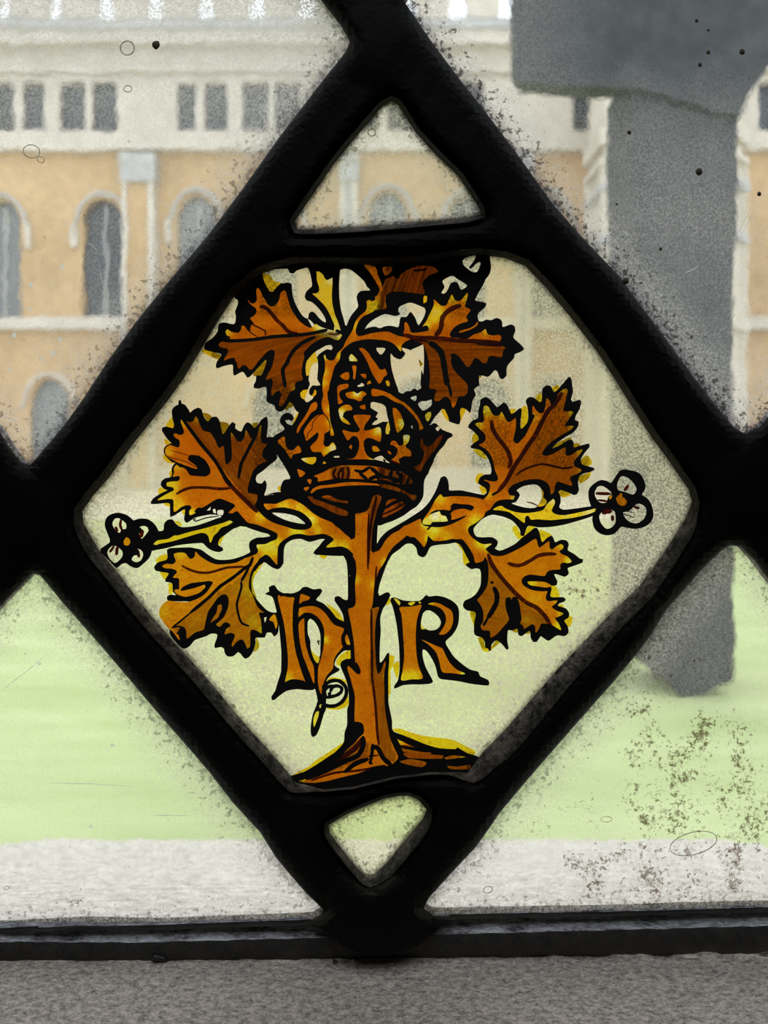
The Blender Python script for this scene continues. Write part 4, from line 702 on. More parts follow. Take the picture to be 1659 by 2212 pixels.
plane('lawn', -40, 40, .9, y_far, ZG, M_lawn, label='wide bright green mown lawn between the window and the far building', cat='lawn', kind='stuff')
plane('path', -40, 40, y_far, 33, ZG-.02, M_path, kind='structure')
plane('ground', -60, 60, -6, 60, ZG-.15, M_path, t=.1, kind='structure')

YB = 1.8*F/(1052-HY)-D        # the building stands where its foot meets the path
def B(X, Y, y=None): return W(X, Y, YB if y is None else y)
M_ochre = stone_mat('ochre_render', (0.44, 0.29, 0.14), (0.68, 0.47, 0.25), 0.22, 0.1, 0.01, fine=2.5)
M_bstone = stone_mat('pale_dressed_stone', (0.50, 0.45, 0.37), (0.72, 0.66, 0.57), 0.8, 0.1, 0.01, fine=6)
M_bgrey = stone_mat('weathered_grey_stone', (0.36, 0.36, 0.36), (0.60, 0.59, 0.57), 0.8, 0.1, 0.01, fine=6)
M_pane = plain_mat('dark_window_glass', (0.035, 0.045, 0.055), 0.25)
M_pane2 = plain_mat('leaded_grey_glass', (0.16, 0.18, 0.19), 0.35)
bld = empty('college_building', B(800, 1052), 'long ochre and pale stone building with battlements beyond the lawn', 'building')
def arch(xc, w, yt, yb, n=9):
    """pointed-round arch outline in frame pixels on the facade"""
    r = w/2; out = [(xc-r, yb)]
    for i in range(n+1):
        a = math.pi-math.pi*i/n
        out.append((xc+r*math.cos(a), yt+r*1.25-r*1.25*math.sin(a)))
    out.append((xc+r, yb)); return out
def holes_wall(name, outer, holes, y0, y1, mat, parent):
    O = [B(*p)[::2] for p in outer]; Hs = [[B(*p)[::2] for p in h] for h in holes]
    V, T = cdt([O]+Hs)
    c = V[T].mean(1); m = inside(np.array(O), c)
    for h in Hs: m &= ~inside(np.array(h), c)
    T = T[m]; n = len(V)
    v = [(p[0], y0, p[1]) for p in V]+[(p[0], y1, p[1]) for p in V]
    f = [tuple(t) for t in T]+[tuple(n+i for i in reversed(t)) for t in T]
    ed = {}
    for t in T:
        for i in range(3):
            e = (t[i], t[(i+1) % 3]); ed[e] = 1
    for (a, b) in ed:
        if (b, a) not in ed: f.append((a, n+a, n+b, b))
    return mesh_obj(name, v, f, mat, parent)
upper = []
for g in (-405, -10, 385, 780, 1240, 1640, 2040):
    for (a, b) in ((-2, 38), (57, 106), (138, 194), (208, 262)): upper.append((g+a, 178, g+b, 290))
arches = [arch(xc, w, yt, 686) for xc, w, yt in ((-410, 84, 432), (-200, 84, 432), (3, 84, 432), (222, 86, 428), (425, 84, 420), (600, 80, 420), (838, 84, 412), (1010, 80, 420), (1180, 80, 420), (1480, 80, 420), (1780, 84, 430), (2000, 84, 430))]
doors = [arch(xc, 86, 818, 1042) for xc in (-300, -110, 108, 590, 900, 1060, 1200, 1560, 1800)]
bands = [(-1500, 2900)]
holes = [[(a, y1), (a, y0), (b, y0), (b, y1)] for a, y0, b, y1 in upper]
holes_wall('upper_wall', [(-1500, 332), (-1500, 60), (2900, 60), (2900, 332)], holes, YB, YB+.5, M_bstone, bld)
holes_wall('lower_wall', [(-1500, 1056), (-1500, 332), (2900, 332), (2900, 1056)], arches+doors, YB, YB+.5, M_ochre, bld)
def bpart(name, x0, y0, x1, y1, out, mat, parent=bld, back=None):
    a = B(x0, y1); b = B(x1, y0)
    return MB().box((a[0], YB-out, a[2]), (b[0], YB+(.1 if back is None else back), b[2])).build(name, mat, parent)
for (y0, y1, o, m) in ((96, 106, .5, M_bstone), (292, 332, .45, M_bstone), (688, 714, .45, M_bstone), (152, 160, .25, M_bstone)):
    bpart('string_course', -1500, y0, 2900, y1, o, m)
bpart('plinth', -1500, 1010, 2900, 1053, .3, M_bstone)
x = -1500
while x < 2900:                        # battlements
    bpart('merlon', x, -10, x+72, 44, .12, M_bstone, back=.5)
    bpart('coping', x-3, -16, x+75, -8, .2, M_bstone, back=.6)
    x += 109
bpart('parapet', -1500, 42, 2900, 62, .12, M_bgrey, back=.5)
for a, y0, b, y1 in upper:
    w = bpart('window', a, y0, b, y1, -.30, M_pane, back=.36)
for oi, A in enumerate(arches+doors):
    P = [B(*p)[::2] for p in A]
    p_ = MB().prism([(q[0], q[1]) for q in P], YB+.30, YB+.36)
    o = p_.build('window' if oi < len(arches) else 'doorway', M_pane if oi % 2 else M_pane2, bld)
    xs = [p[0] for p in A]; xc = (min(xs)+max(xs))/2; ytop = min(p[1] for p in A); w = max(xs)-min(xs)
    hood = [(xc-w*.72, ytop+w*.72)]+[(xc+w*.64*math.cos(t), ytop+w*.60-w*.72*math.sin(t)) for t in np.linspace(math.pi*.97, math.pi*.03, 11)]+[(xc+w*.72, ytop+w*.72)]
    MB().tube([(*B(*q)[:1], YB-.06, B(*q)[2]) for q in hood], .09, 6).build('hood_mould', M_bgrey if oi < len(arches) else M_bstone, bld)
    if oi < len(arches):
        q0 = B(xc+4, 0); 
        MB().box((q0[0]-.05, YB+.2, B(0, 684)[2]), (q0[0]+.05, YB+.3, B(0, ytop+14)[2])).build('mullion', M_bgrey, bld)
        for sx in (-1, 1):
            q1 = B(xc+sx*w*.72, ytop+w*.95)
            MB().box((q1[0]-.11, YB-.16, q1[2]-.45), (q1[0]+.11, YB+.02, q1[2]+.4)).build('label_stop', M_bstone, bld)
for x0, x1 in ((-120, -60), (276, 340), (738, 772), (1110, 1140), (1900, 1960)):
    bpart('buttress', x0, 400, x1, 1052, .5, M_ochre if x1-x0 > 40 else M_bgrey); bpart('buttress_cap', x0-4, 345, x1+4, 402, .7, M_bgrey)
    bpart('buttress_edge', x0-2, 402, x0+9, 1052, .62, M_bstone); bpart('buttress_edge', x1-11, 402, x1+2, 1052, .62, M_bstone)

# turret at the right end, in front of the main wall
YT = YB-5.6
def Tw(X, Y): return W(X, Y, YT)
tow = empty('stair_turret', Tw(1470, 1060), 'pale octagonal stone turret standing against the building behind the dark pier', 'turret')
cx = Tw(1470, 0)[0]; rr = (Tw(1640, 0)[0]-Tw(1310, 0)[0])/2
def octa(r, z0, z1, name, mat, parent=tow):
    m = MB(); v = []; 
    for z in (z0, z1):
        for k in range(8):
            a = math.pi/8+k*math.pi/4; v.append((cx+r*math.cos(a), YT+1.6+r*math.sin(a), z))
    m.v = v; m.f = [tuple(reversed(range(8))), tuple(range(8, 16))]+[(k, (k+1) % 8, 8+(k+1) % 8, 8+k) for k in range(8)]
    return m.build(name, mat, parent)
octa(rr, ZG-.02, Tw(0, -60)[2], 'turret_shaft', M_bstone)
for y0, y1 in ((262, 300), (330, 346), (390, 402), (500, 520), (690, 712)): octa(rr+.22, Tw(0, y1)[2], Tw(0, y0)[2], 'turret_band', M_bgrey if y0 in (390, 500) else M_bstone)
for k in range(8):
    a = math.pi/8+k*math.pi/4
    MB().tube([(cx+rr*math.cos(a), YT+1.6+rr*math.sin(a), ZG), (cx+rr*math.cos(a), YT+1.6+rr*math.sin(a), Tw(0, 340)[2])], .16, 8).build('corner_shaft', M_bstone, tow)

# dark pier with a projecting head, standing on the lawn
YP = 1.8*F/(1507-HY)-D
M_pier = stone_mat('dark_weathered_stone', (0.035, 0.038, 0.042), (0.075, 0.08, 0.085), 6, 0.4, 0.01)
def Pp(X, Y): return W(X, Y, YP)
pier = empty('stone_pier', Pp(1480, 1507), 'dark grey stone pier with wide projecting head standing on the lawn at right', 'pier')
def wavy(P, amp=3, seed=0):
    P = densify(P, 26); out = []
    for i, (x_, y_) in enumerate(P): out.append((x_+amp*noise2(y_*.02, x_*.017, seed), y_+amp*noise2(x_*.02, y_*.019, seed+5)))
    return out
shaft = wavy(pts('1366,150 1366,300 1369,520 1372,700 1374,900 1376,1150 1376,1400 1384,1430 1440,1455 1462,1495 1500,1506 1586,1470 1585,1200 1584,900 1584,640 1592,430 1594,260 1640,140'), 2.2, 2)
MB().prism([Pp(*p)[::2] for p in shaft], YP, YP+.6).build('shaft', M_pier, pier)
head = pts('1112,-620 1108,0 1110,60 1112,150 1118,176 1130,184 1240,194 1372,198 1594,262 1610,215 1659,140 1730,60 1900,20 2500,10 2500,-620')
MB().prism([Pp(*p)[::2] for p in wavy(head, 1.5, 3)], YP-.05, YP+.12).build('head', M_pier, pier)

# ---------------------------------------------------------------- lead lattice
def offset_open(P, f):
    P = densify(P, 9); n = len(P); area = 0
    for i in range(n): area += P[i-1][0]*P[i][1]-P[i][0]*P[i-1][1]
    sgn = 1 if area > 0 else -1
    T = np.roll(P, -3, 0)-np.roll(P, 3, 0); T /= (np.linalg.norm(T, axis=1)[:, None]+1e-9)
    Nn = np.stack([T[:, 1], -T[:, 0]], 1)*sgn          # outward
    w = np.array([f(Nn[i], P[i]) for i in range(n)])
    for _ in range(6): w = (np.roll(w, 1)+w+np.roll(w, -1))/3
    return P, P+Nn*w[:, None]
def rim(name):
    def f(nv, p):
        if name == 'main':
            if nv[0] > .3 and nv[1] > .3: return 22+14*(p[1]-1100)/500 if p[1] < 1620 else 30
            if nv[0] < -.3 and nv[1] > .3: return 20
            if p[1] > 1640: return 4
            if nv[0] < -.3: return 13
            return 11
        if name == 'lower_small': return 20 if nv[1] > .2 and nv[0] > 0 else (11 if nv[1] > .2 else 5)
        if name == 'upper_small': return 7 if nv[1] > .5 else 8
        return 3 if nv[1] < .3 else 5
    return f
leadopen = {}; glassline = {}
for k, P in PANES.items():
    glassline[k], leadopen[k] = offset_open(P, rim(k))
box = [(-450, -450), (2110, -450), (2110, 1956), (1659, 1970), (1350, 1979), (1060, 1984), (975, 1988), (950, 2004), (925, 2022), (902, 2044), (865, 2056), (820, 2061), (770, 2057), (735, 2042), (715, 2020), (690, 2006), (665, 1999), (450, 2004), (330, 2008), (0, 2013), (-450, 2024)]
gx, gy = np.meshgrid(np.arange(-445, 2110, 13.0), np.arange(-445, 2040, 13.0))
G = np.stack([gx.ravel(), gy.ravel()], 1)
G += rng.uniform(-2, 2, G.shape)
O_all = list(leadopen.values())
mask = inside(np.array(box), G)
for P in O_all: mask &= ~inside(P, G)
G = G[mask]
rims = np.concatenate([densify(P, 5) for P in O_all])
dG = dist_to(G, rims); G = G[dG > 5]
# an extra row close to the edge carries the rounded shoulder
shoulder = []
for P in O_all:
    n = len(P); T = np.roll(P, -1, 0)-np.roll(P, 1, 0); T /= (np.linalg.norm(T, axis=1)[:, None]+1e-9)
    a = sum(P[i-1][0]*P[i][1]-P[i][0]*P[i-1][1] for i in range(n)); sg = 1 if a > 0 else -1
    Nn = np.stack([T[:, 1], -T[:, 0]], 1)*sg
    for w in (3.5,): shoulder.append(P+Nn*w)
sh = np.concatenate(shoulder)
m = inside(np.array(box), sh)
for P in O_all: m &= ~inside(P, sh)
sh = sh[m]
V, T = cdt([box]+O_all, np.concatenate([G, sh]))
c = V[T].mean(1); m = inside(np.array(box), c)
for P in O_all: m &= ~inside(P, c)
T = T[m]
dV = dist_to(V, rims)
def seg_d(p, a, b):
    a = np.array(a, float); b = np.array(b, float); ab = b-a
    t = np.clip(((p-a)@ab)/(ab@ab), 0, 1); return np.linalg.norm(p-(a+t[:, None]*ab), axis=1)
H = 0.0042*np.sqrt(np.clip(1-(1-np.clip(dV/34, 0, 1))**2, 0, 1))+0.0003
for nd, r, h in ((NODE_T, 95, .0009), (NODE_L, 95, .0009), (NODE_R, 95, .0009), (NODE_B, 125, .0040), ((650, 1740), 60, .0008), ((990, 1720), 60, .0008)):
    d = np.linalg.norm(V-np.array(nd), axis=1); H += h*np.clip(1-(d/r)**2, 0, 1)*np.clip(dV/18, 0, 1)
H += np.array([noise2(p[0]*.035, p[1]*.03, 3) for p in V])*0.00012*np.clip(dV/12, 0, 1)
segs = [('lead_came', (NODE_T, NODE_L)), ('lead_came', (NODE_T, NODE_R)), ('lead_came', (NODE_L, NODE_B)), ('lead_came', (NODE_R, NODE_B)),
        ('lead_came', (NODE_T, (370, -460))), ('lead_came', (NODE_T, (1180, -460))), ('lead_came', (NODE_L, (-450, 500))), ('lead_came', (NODE_L, (-450, 1730))),
        ('lead_came', (NODE_R, (2110, 400))), ('lead_came', (NODE_R, (2110, 1690))), ('crossbar_came', ((590, 530), (1110, 515))), ('crossbar_came', ((690, 1745), (970, 1690)))]
cc = V[T].mean(1)
dd = np.stack([seg_d(cc, *s[1]) for s in segs], 1); own = dd.argmin(1)
for ji, (nd, r) in enumerate(((NODE_T, 80), (NODE_L, 82), (NODE_R, 82), (NODE_B, 108))):
    own[np.linalg.norm(cc-np.array(nd), axis=1) < r] = 100+ji
lat = empty('lead_lattice', W(829, 2000), 'black lead lattice of crossing diagonal cames holding all the panes', 'window lead')
K = {}
def lead_piece(name, mask, **kw):
    v2, t2, u = sub_mesh(V, T, mask)
    if v2 is None: return
    n = len(v2); vs = []
    for p, h in zip(v2, H[u]): vs.append(W(p[0], p[1], -h))
    for p, h in zip(v2, H[u]):
        x_, y_, z_ = W(p[0], p[1], 0); vs.append((x_, 0.0030+h*.7, z_))
    f = [tuple(t) for t in t2]+[tuple(n+i for i in reversed(t)) for t in t2]
    ed = set()
    for t in t2:
        for i in range(3): ed.add((t[i], t[(i+1) % 3]))
    for (a, b) in ed:
        if (b, a) not in ed: f.append((a, n+a, n+b, b))
    mesh_obj(name, vs, f, M_lead, lat, smooth=False, **kw)
for i, s in enumerate(segs): lead_piece(s[0], own == i)
for j in range(4): lead_piece('solder_joint', own == 100+j, **({'label': 'large rough solder lump'} if j == 3 else {}))

# border came along the foot of the window
bb = []; f = []; prof = [(1982, -.0001), (1998, -.0006), (2018, -.0020), (2026, -.0026), (2034, -.0028), (2058, -.0028), (2068, -.0024), (2078, -.0012)]
nx = 300; k = len(prof)
for i in range(nx+1):
    X = -450+2560*i/nx; tilt = 10-36*max(0, X-300)/1359.0 if X > 300 else 10-4*(300-X)/750
    for j, (Y, y) in enumerate(prof):
        amp = 2.2+1.5*(j > 5)*2
        bb.append(W(X, Y+(tilt if j < 5 else tilt*.8)+amp*noise2(X*.03, j*.7, 2), y+.00025*noise2(X*.05, j, 5)))
for i in range(nx):
    for j in range(3, k-1): f.append((i*k+j, i*k+j+1, (i+1)*k+j+1, (i+1)*k+j))
M_border = stone_mat('grey_oxidised_lead', (0.008, 0.008, 0.008), (0.055, 0.050, 0.045), 300, 0.7, 0.0005, rough=.6)
bc = mesh_obj('border_came', bb, f, M_border, lat, smooth=True, label='horizontal grey border lead at the foot of the panes')
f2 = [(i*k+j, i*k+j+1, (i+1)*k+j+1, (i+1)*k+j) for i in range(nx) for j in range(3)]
M_bevel = stone_mat('lit_lead_ledge', (0.10, 0.10, 0.11), (0.95, 0.95, 1.0), 500, 0.7, 0.0005, streak=(.25, 1, 1), lo=.38, hi=.62)  # ledge colour lightened to imitate daylight falling on it
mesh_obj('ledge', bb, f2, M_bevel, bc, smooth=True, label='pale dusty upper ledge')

# ---------------------------------------------------------------- panes: glass slab, dusty film, putty
SET = dict(
 top_left=dict(base=.15, tint=(.96, .90, 1.0), speck=.55), top=dict(base=.2, tint=(.93, .96, 1), speck=.5),
 top_right=dict(base=.17, tint=(.93, .87, 1.0), speck=.8), left=dict(base=.2, tint=(.95, .95, .95), speck=.5), right=dict(base=.2, tint=(.95, .95, .95), speck=.5),
 bottom_left=dict(base=.13, tint=(1, .92, .97), speck=.5), bottom_right=dict(base=.13, tint=(1, .92, .97), speck=.5),
 main=dict(base=.47, tint=(1.0, .92, .93), speck=.35), upper_small=dict(base=.28, tint=(1.0, .95, .92), speck=.5), lower_small=dict(base=.25, tint=(1.0, .98, .88), speck=.6))
CRUST = [(1500, 1760, 170, 1.0), (1380, 1640, 150, .8), (1560, 1620, 120, 1.0), (1600, 1900, 110, 1.4), (1400, 1900, 110, 1.4), (1250, 1900, 90, 1.0), (1300, 1500, 110, .6),
         (1480, 1450, 110, .8), (1170, 1780, 80, .7), (1640, 1700, 100, .8), (1290, 1230, 80, 1.3), (1240, 1300, 60, .8), (1000, 1500, 70, .7), (930, 1570, 50, .5), (700, 1245, 40, 1.2), (590, 1240, 30, 1.0),
         (160, 1950, 40, 1.3), (1400, 760, 60, 1.2), (1290, 1430, 30, .8), (820, 1780, 30, .6), (1340, 560, 40, .9), (1180, 1120, 40, .4), (1010, 905, 30, .5), (600, 1110, 20, .6), (1500, 800, 60, .6)]
panes = {}
for k, P in PANES.items():
    PP = np.array(glassline[k]); LL = leadopen[k]
    x0, x1 = PP[:, 0].min(), PP[:, 0].max(); y0, y1 = PP[:, 1].min(), PP[:, 1].max()
    o = empty('glass_pane' if k != 'main' else 'painted_pane', W((x0+x1)/2, y1), LAB[k], 'window pane')
    panes[k] = o
    # slab reaching a little under the lead
    _, big = offset_open(P, lambda nv, p: 26)
    vs = [W(p[0], p[1], 0) for p in big]; n = len(vs)
    ok = [Vector((v[0], v[2])) for v in vs]
    V2, T2 = cdt([big]); m2 = inside(big, V2[T2].mean(1)); T2 = T2[m2]; n = len(V2)
    v = [W(p[0], p[1], 0) for p in V2]; v += [(a, .0022, b) for a, _, b in v]
    fr = [tuple(t) for t in T2]; ed = set((t[i], t[(i+1) % 3]) for t in T2 for i in range(3))
    f = fr+[tuple(n+i for i in reversed(t)) for t in T2]+[(a, n+a, n+b, b) for (a, b) in ed if (b, a) not in ed]
    f = [tuple(reversed(t)) for t in f]
    g = mesh_obj('glass', v, f, M_glass_y if k in ('main', 'lower_small') else M_glass, o)
    # film
    gx, gy = np.meshgrid(np.arange(x0, x1, 14.0), np.arange(y0, y1, 14.0)); q = np.stack([gx.ravel(), gy.ravel()], 1)
    q = q[inside(PP, q)]
    PB = offset_open(P, lambda nv, p: 9)[1]
    V3, T3 = cdt([PP, PB], q); T3 = T3[inside(PB, V3[T3].mean(1))]
    e = dist_to(V3, densify(PP, 6)); e[~inside(PP, V3)] = 0
    edge = np.clip(e/(60 if k in ('main', 'upper_small', 'lower_small') else 90), 0, 1)
    crust = np.zeros(len(V3)); film = np.zeros(len(V3))
    for (a, b, r, s) in CRUST: crust += s*np.exp(-((V3[:, 0]-a)**2+(V3[:, 1]-b)**2)/(2*(r*.75)**2))
    if k == 'top_left': film += .40*np.clip((330-V3[:, 1])/330, 0, 1)+.10*np.clip((V3[:, 0]-300)/300, 0, 1)
    if k == 'top_right': film += -.26*np.exp(-((V3[:, 0]-1500)**2+(V3[:, 1]+60)**2)/(2*260.0**2))+.10*np.exp(-((V3[:, 0]-1480)**2+(V3[:, 1]-430)**2)/(2*90.0**2))
    mesh_obj('dust_film', [W(p[0], p[1], -.00012) for p in V3], T3, grime_mat('dust_on_'+k, dark_edge=dict(main=.7, upper_small=.85, lower_small=.8).get(k, .22), **SET[k]), o,
             attrs=dict(edge=edge, crust=np.clip(crust, 0, 1.6), film=film))
    # putty fillet
    n = len(PP); vs = []; f = []
    outer = LL; lit_side = []
    tg = np.roll(PP, -3, 0)-np.roll(PP, 3, 0); tg /= (np.linalg.norm(tg, axis=1)[:, None]+1e-9)
    upf = (outer-PP)[:, 1]/(np.linalg.norm(outer-PP, axis=1)+1e-9)
    for i in range(n):
        mid = PP[i]*.45+outer[i]*.55; a = noise2(PP[i][0]*.06, PP[i][1]*.06, 9)
        far = outer[i]+(outer[i]-PP[i])*.35
        du = max(.04, min(1, upf[i]*1.3)); lit_side += [du, du*.55, du*.15]  # putty coloured paler where it faces up, imitating sky light; upper sides dark
        vs += [W(*PP[i], -.00015), W(*mid, -.0022-.0004*a), W(*far, -.0040)]
    for i in range(n):
        j = (i+1) % n
        for s_ in range(2): f.append((i*3+s_, i*3+s_+1, j*3+s_+1, j*3+s_))
    if k in ('main', 'upper_small', 'lower_small'): mesh_obj('putty', vs, f, M_putty, o, smooth=True, attrs=dict(lit_side=lit_side))

# ---------------------------------------------------------------- painting on the central pane
t_cells = [(o, b, smooth_poly(trace(s), None)) for o, b, s in CEL]
t_sil = [(o, smooth_poly(trace(s), None)) for o, s in SIL]
t_hal = [(o, smooth_poly(trace(s), None)) for o, s in HAL]
def stroke_poly(path, w):
    P = smooth_poly(path, 4, closed=False); w = w*300/1659; n = len(P)
    T = np.gradient(P, axis=0); T /= (np.linalg.norm(T, axis=1)[:, None]+1e-9); Nn = np.stack([-T[:, 1], T[:, 0]], 1)
    ww = np.array([w/2*(1+.12*noise2(i*.9, P[i][0]*.05, 2)) for i in range(n)])
    for i in range(min(2, n//3)): ww[i] *= .62+.2*i; ww[-1-i] *= .62+.2*i
    cap0 = P[0]-T[0]*w*.25; cap1 = P[-1]+T[-1]*w*.25
    return np.concatenate([P+Nn*ww[:, None], [cap1], (P-Nn*ww[:, None])[::-1], [cap0]])
t_str = [(o, c_, stroke_poly(trace(s), w)) for o, c_, w, s in STR]
GL = np.array(glassline['main'])
GLbig = offset_open(PANES['main'], lambda nv, p: 8)[1]
gx, gy = np.meshgrid(np.arange(200, 1430, 7.0), np.arange(545, 1720, 7.0)); q = np.stack([gx.ravel(), gy.ravel()], 1)+rng.uniform(-1, 1, (gx.size, 2))
V, T = cdt([p for _, _, p in t_cells]+[p for _, p in t_sil]+[p for _, p in t_hal]+[p for _, _, p in t_str]+[GLbig], q)
c = V[T].mean(1); nT = len(T)
owner = np.full(nT, -1); kind = np.zeros(nT, int)     # 0 bare, 1 stain, 2 black, 3 brown stroke
keys = list(MOTIF); base = np.zeros(nT)
ing = inside(GLbig, c)
HALO = 0.85
for o, p in t_hal:
    m = (owner < 0) & inside(p, c); owner[m] = keys.index(o); kind[m] = 1; base[m] = HALO
blk = np.zeros(nT, bool)
for o, p in t_sil:
    m = inside(p, c) & ~blk; blk |= m; owner[m] = keys.index(o); kind[m] = 2
done = np.zeros(nT, bool)
for o, b, p in t_cells:
    m = inside(p, c) & ~done; done |= m
    if o == 'C':
        hm = m & (kind != 1); owner[hm] = -1; kind[hm] = 0
    else: owner[m] = keys.index(o); kind[m] = 1; base[m] = b
for o, k_, p in t_str:
    m = inside(p, c); 
    if k_ == 'k': owner[m] = keys.index(o); kind[m] = 2
    else:
        m &= kind != 2; owner[m] = keys.index(o); kind[m] = 3
owner[~ing] = -1
# tint per vertex, taken cell by cell
sp = [((SQ[s][0]+u*300/1659), (SQ[s][1]+v*300/1659), r*300/1659, val) for s, u, v, r, val in SPOT]
def spots(v2, b):
    out = np.full(len(v2), float(b)) if np.isscalar(b) else b.astype(float).copy()
    for (x_, y_, r, val) in sp:
        g = np.exp(-((v2[:, 0]-x_)**2+(v2[:, 1]-y_)**2)/(2*(r*.62)**2)); out = out+(val-out)*np.clip(g*1.3, 0, 1)*(val > out)
    return out
t_mat = [(o, s, np.array(trace(p))) for o, s, p in MAT]
M_black = paint_mat('black_glass_paint', (1, 1, 1), 1.0, .735)
M_brown = paint_mat('brown_trace_line', (.30, .10, .03), .72, .60)
main = panes['main']
def paint_obj(name, mask, mat, parent, yoff, attrs=None, **kw):
    v2, t2, u = sub_mesh(V, T, mask)
    if v2 is None: return None, None, None
    return v2, t2, u
for ki, key in enumerate(keys):
    nm, lab, ang = MOTIF[key]
    mine = owner == ki
    st = mine & ((kind == 1) | (kind == 3)); bk = mine & (kind == 2); br = mine & (kind == 3)
    cen = V[T[mine]].mean((0, 1)) if mine.any() else np.array([800, 1100])
    root = None
    if st.any():
        v2, t2, u = sub_mesh(V, T, st)
        bv = np.zeros(len(v2)); cnt = np.zeros(len(v2)); bt = base[st]
        for tt, bval in zip(t2, bt):
            for i in tt: bv[i] += bval; cnt[i] += 1
        bv /= np.maximum(cnt, 1)
        yel = spots(v2, bv); mt = np.zeros(len(v2))
        for o, s, p in t_mat:
            if o == key: mt = np.maximum(mt, s*inside(p, v2))
        root = mesh_obj(nm, [W(p[0], p[1], -.00022) for p in v2], t2, stain_mat('silver_stain_'+key, math.radians(ang)), main, attrs=dict(yel=yel, matt=mt), label=lab)
    if bk.any():
        v2, t2, u = sub_mesh(V, T, bk)
        b_ = mesh_obj('outline' if root is not None else nm, [W(p[0], p[1], -.00026) for p in v2], t2, M_black, root or main)
        if root is None: b_['label'] = lab; root = b_
    if br.any() and root is not None:
        v2, t2, u = sub_mesh(V, T, br)
        mesh_obj('vein' if 'leaf' in nm else 'brush_line', [W(p[0], p[1], -.00030) for p in v2], t2, M_brown, root)

# ---------------------------------------------------------------- seeds, bubbles, paint spots and crumbs
M_bub = fleck_mat('bubble_rim', (.45, .43, .38))
M_spot = plain_mat('brown_rust_spot', (.10, .07, .035), .6)
M_white = fleck_mat('white_lime_fleck', (.95, .97, 1))
def ring(name, X, Y, rx, ry, w, rot, parent, mat, **kw):
    P = []
    for i in range(25):
        a = 2*math.pi*i/24; x_ = rx*math.cos(a); y_ = ry*math.sin(a)
        P.append(W(X+x_*math.cos(rot)-y_*math.sin(rot), Y+x_*math.sin(rot)+y_*math.cos(rot), -.0002))
    return MB().tube(P, w*1e-4, 6).build(name, mat, parent, smooth=True, **kw)
def blob(name, X, Y, rx, ry, parent, mat, h=.0003, **kw):
    n = 14; vs = [W(X, Y, -.0002-h)]; f = []
    for k_, (s_, hh) in enumerate(((.6, h*.75), (1, 0))):
        for i in range(n):
            a = 2*math.pi*i/n; q_ = 1+.14*noise2(i*1.1, X*.1, 3)
            vs.append(W(X+rx*s_*q_*math.cos(a), Y+ry*s_*q_*math.sin(a), -.0002-hh))
    for i in range(n):
        j = (i+1) % n; f.append((0, 1+i, 1+j)); f.append((1+i, 1+n+i, 1+n+j, 1+j))
    return mesh_obj(name, vs, f, mat, parent, smooth=True, **kw)
for (X, Y, rx, ry, w, rot, pn) in ((275, 104, 15, 15, 1.3, 0, 'top_left'), (276, 192, 9, 7, 1, 0, 'top_left'), (68, 327, 18, 14, .9, .2, 'top_left'), (88, 345, 8, 6, .8, .5, 'top_left'),
        (803, 286, 8, 8, 1.0, 0, 'upper_small'), (1498, 1822, 52, 24, .9, -.25, 'bottom_right'), (1054, 1922, 10, 7, .9, -.3, 'bottom_right'), (1344, 288, 14, 8, .8, -.3, 'top_right'), (14, 276, 6, 5, .7, 0, 'top_left'),
        (1310, 1770, 12, 6, .6, 0, 'bottom_right'), (14, 1918, 5, 4, .6, 0, 'bottom_left'), (580, 1553, 3.5, 3.5, .5, 0, 'main')):
    ring('air_bubble', X, Y, rx, ry, w*1.0, rot, panes[pn], M_bub)
for (X, Y, r, pn) in ((337, 97, 8.5, 'top_left'), (1510, 371, 7.5, 'top_right'), (1352, 607, 6.5, 'top_right'), (1359, 286, 4.5, 'top_right'), (1640, 419, 4.5, 'top_right'), (1332, 441, 2.5, 'top_right'), (1427, 538, 3.5, 'top_right'),
        (1505, 45, 4, 'top_right'), (1530, 65, 3, 'top_right'), (1530, 113, 4.5, 'top_right'), (1512, 140, 4.5, 'top_right'), (1603, 112, 6, 'top_right'), (1253, 870, 3, 'main'), (1500, 1427, 2, 'bottom_right')):
    blob('rust_spot', X, Y, r, r*1.1, panes[pn], M_spot)
for (X, Y, r) in ((30, 724, 6), (130, 733, 6), (115, 763, 7), (87, 776, 5), (66, 615, 6), (65, 668, 5), (365, 490, 7), (22, 797, 5), (134, 575, 6), (58, 25, 6), (95, 210, 4), (278, 306, 4), (180, 160, 3)):
    blob('lime_fleck', X, Y, r*.8, r, panes['top_left'], M_white, .0001)
for (X, Y) in ((1078, 1475), (1078, 1492), (604, 1252)): blob('lime_fleck', X, Y, 4, 6, panes['main'], M_white, .0002)
for (X, Y) in ((243, 1610), (196, 1786), (85, 1434)): blob('lime_fleck', X, Y, 5, 3.5, panes['bottom_left'], M_white, .0001)
M_scr = fleck_mat('bright_scratch', (1, 1, 1))
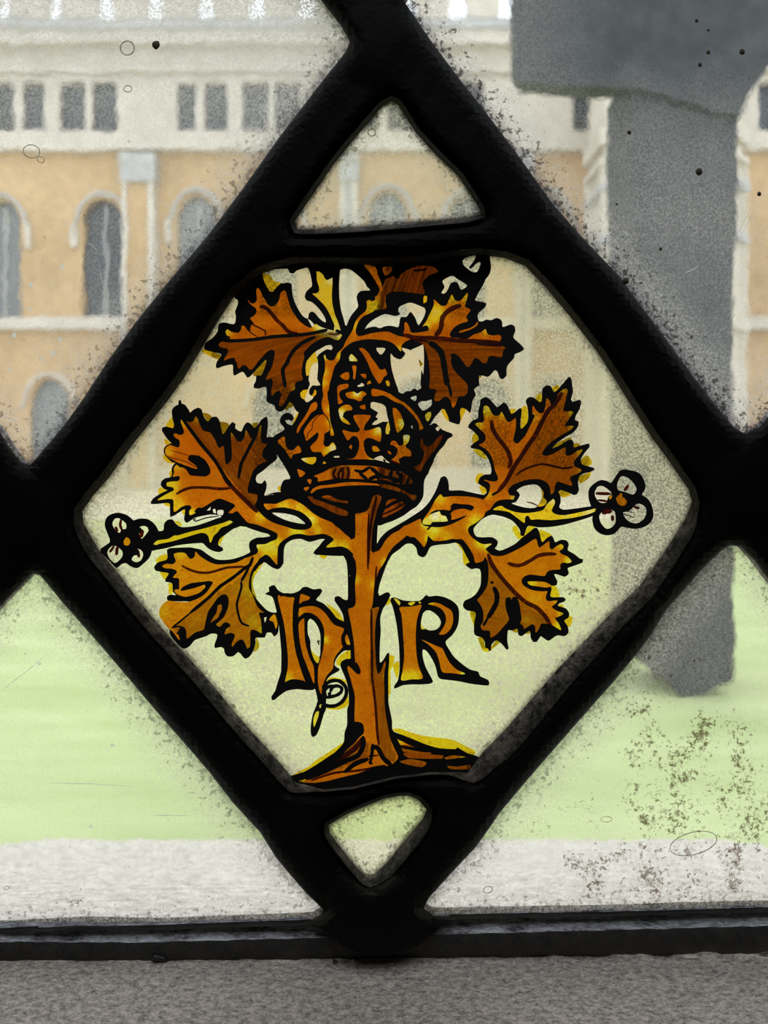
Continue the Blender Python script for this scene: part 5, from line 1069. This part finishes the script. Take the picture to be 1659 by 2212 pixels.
for (a, b, pn) in (((0, 444), (38, 495), 'top_left'), ((245, 383), (285, 425), 'top_left'), ((385, 427), (420, 446), 'top_left'), ((340, 430), (400, 480), 'top_left'), ((215, 580), (230, 655), 'top_left'),
        ((335, 72), (362, 30), 'top_left'), ((188, 522), (210, 540), 'top_left'), ((0, 895), (45, 915), 'top_left'), ((1585, 520), (1634, 425), 'top_right'), ((1590, 530), (1636, 440), 'top_right'),
        ((100, 1690), (290, 1698), 'bottom_left'), ((330, 1761), (410, 1762), 'bottom_left'), ((0, 1495), (105, 1412), 'bottom_left'), ((475, 870), (525, 915), 'main'), ((1480, 590), (1510, 575), 'top_right'), ((1318, 1035), (1365, 940), 'main'), ((530, 1693), (620, 1697), 'bottom_left')):
    P = [W(a[0]+(b[0]-a[0])*t/6+noise2(t, a[0], 1)*1.2, a[1]+(b[1]-a[1])*t/6+noise2(t, a[1], 4)*1.2, -.00018) for t in range(7)]
    MB().tube(P, [.00002, .00006, .00007, .00007, .00006, .00005, .00002], 5).build('scratch', M_scr, panes[pn])
M_crumb = plain_mat('black_debris', (.02, .02, .022), .5); M_crumb2 = plain_mat('pale_debris', (.55, .52, .46), .9)
def sill_pt(X, Y):
    for y in np.linspace(-.003, -.03, 400):
        z = np.interp(-y, [.0002, .003, .012, .03], [zs+.0004, zs, zs-.0008, zs-.003])
        if W(X, Y, y)[2] <= z: return (W(X, Y, y)[0], y, z)
    return W(X, Y, -.012)
a, b = sill_pt(327, 2100), sill_pt(360, 2118)
P = [Vector(a).lerp(Vector(b), t/5)+Vector((0, 0, .0009+.0002*math.sin(t))) for t in range(6)]
MB().tube(P, [.0004, .0007, .0006, .0005, .0006, .0002], 7).build('twig_fragment', M_crumb, label='small black splinter lying on the sill at lower left', cat='debris')
def crumb(X, Y, r, mat, label):
    s = sill_pt(X, Y); m = MB(); n = 8
    vs = [(s[0], s[1], s[2]+r*1.2)]+[(s[0]+r*(1+.3*noise2(i, X, 2))*math.cos(2*math.pi*i/n), s[1]+r*.9*math.sin(2*math.pi*i/n), s[2]+r*.3+r*.2*noise2(i, Y, 4)) for i in range(n)]+[(s[0], s[1], s[2]-r*.5)]
    f = [(0, 1+i, 1+(i+1) % n) for i in range(n)]+[(n+1, 1+(i+1) % n, 1+i) for i in range(n)]
    mesh_obj('crumb', vs, f, mat, label=label, cat='debris', group='crumbs on the sill')
crumb(764, 2149, .0007, M_crumb2, 'pale crumb on the sill right of the dark crumb'); crumb(725, 2150, .0006, M_crumb, 'dark crumb on the sill left of the pale crumb')
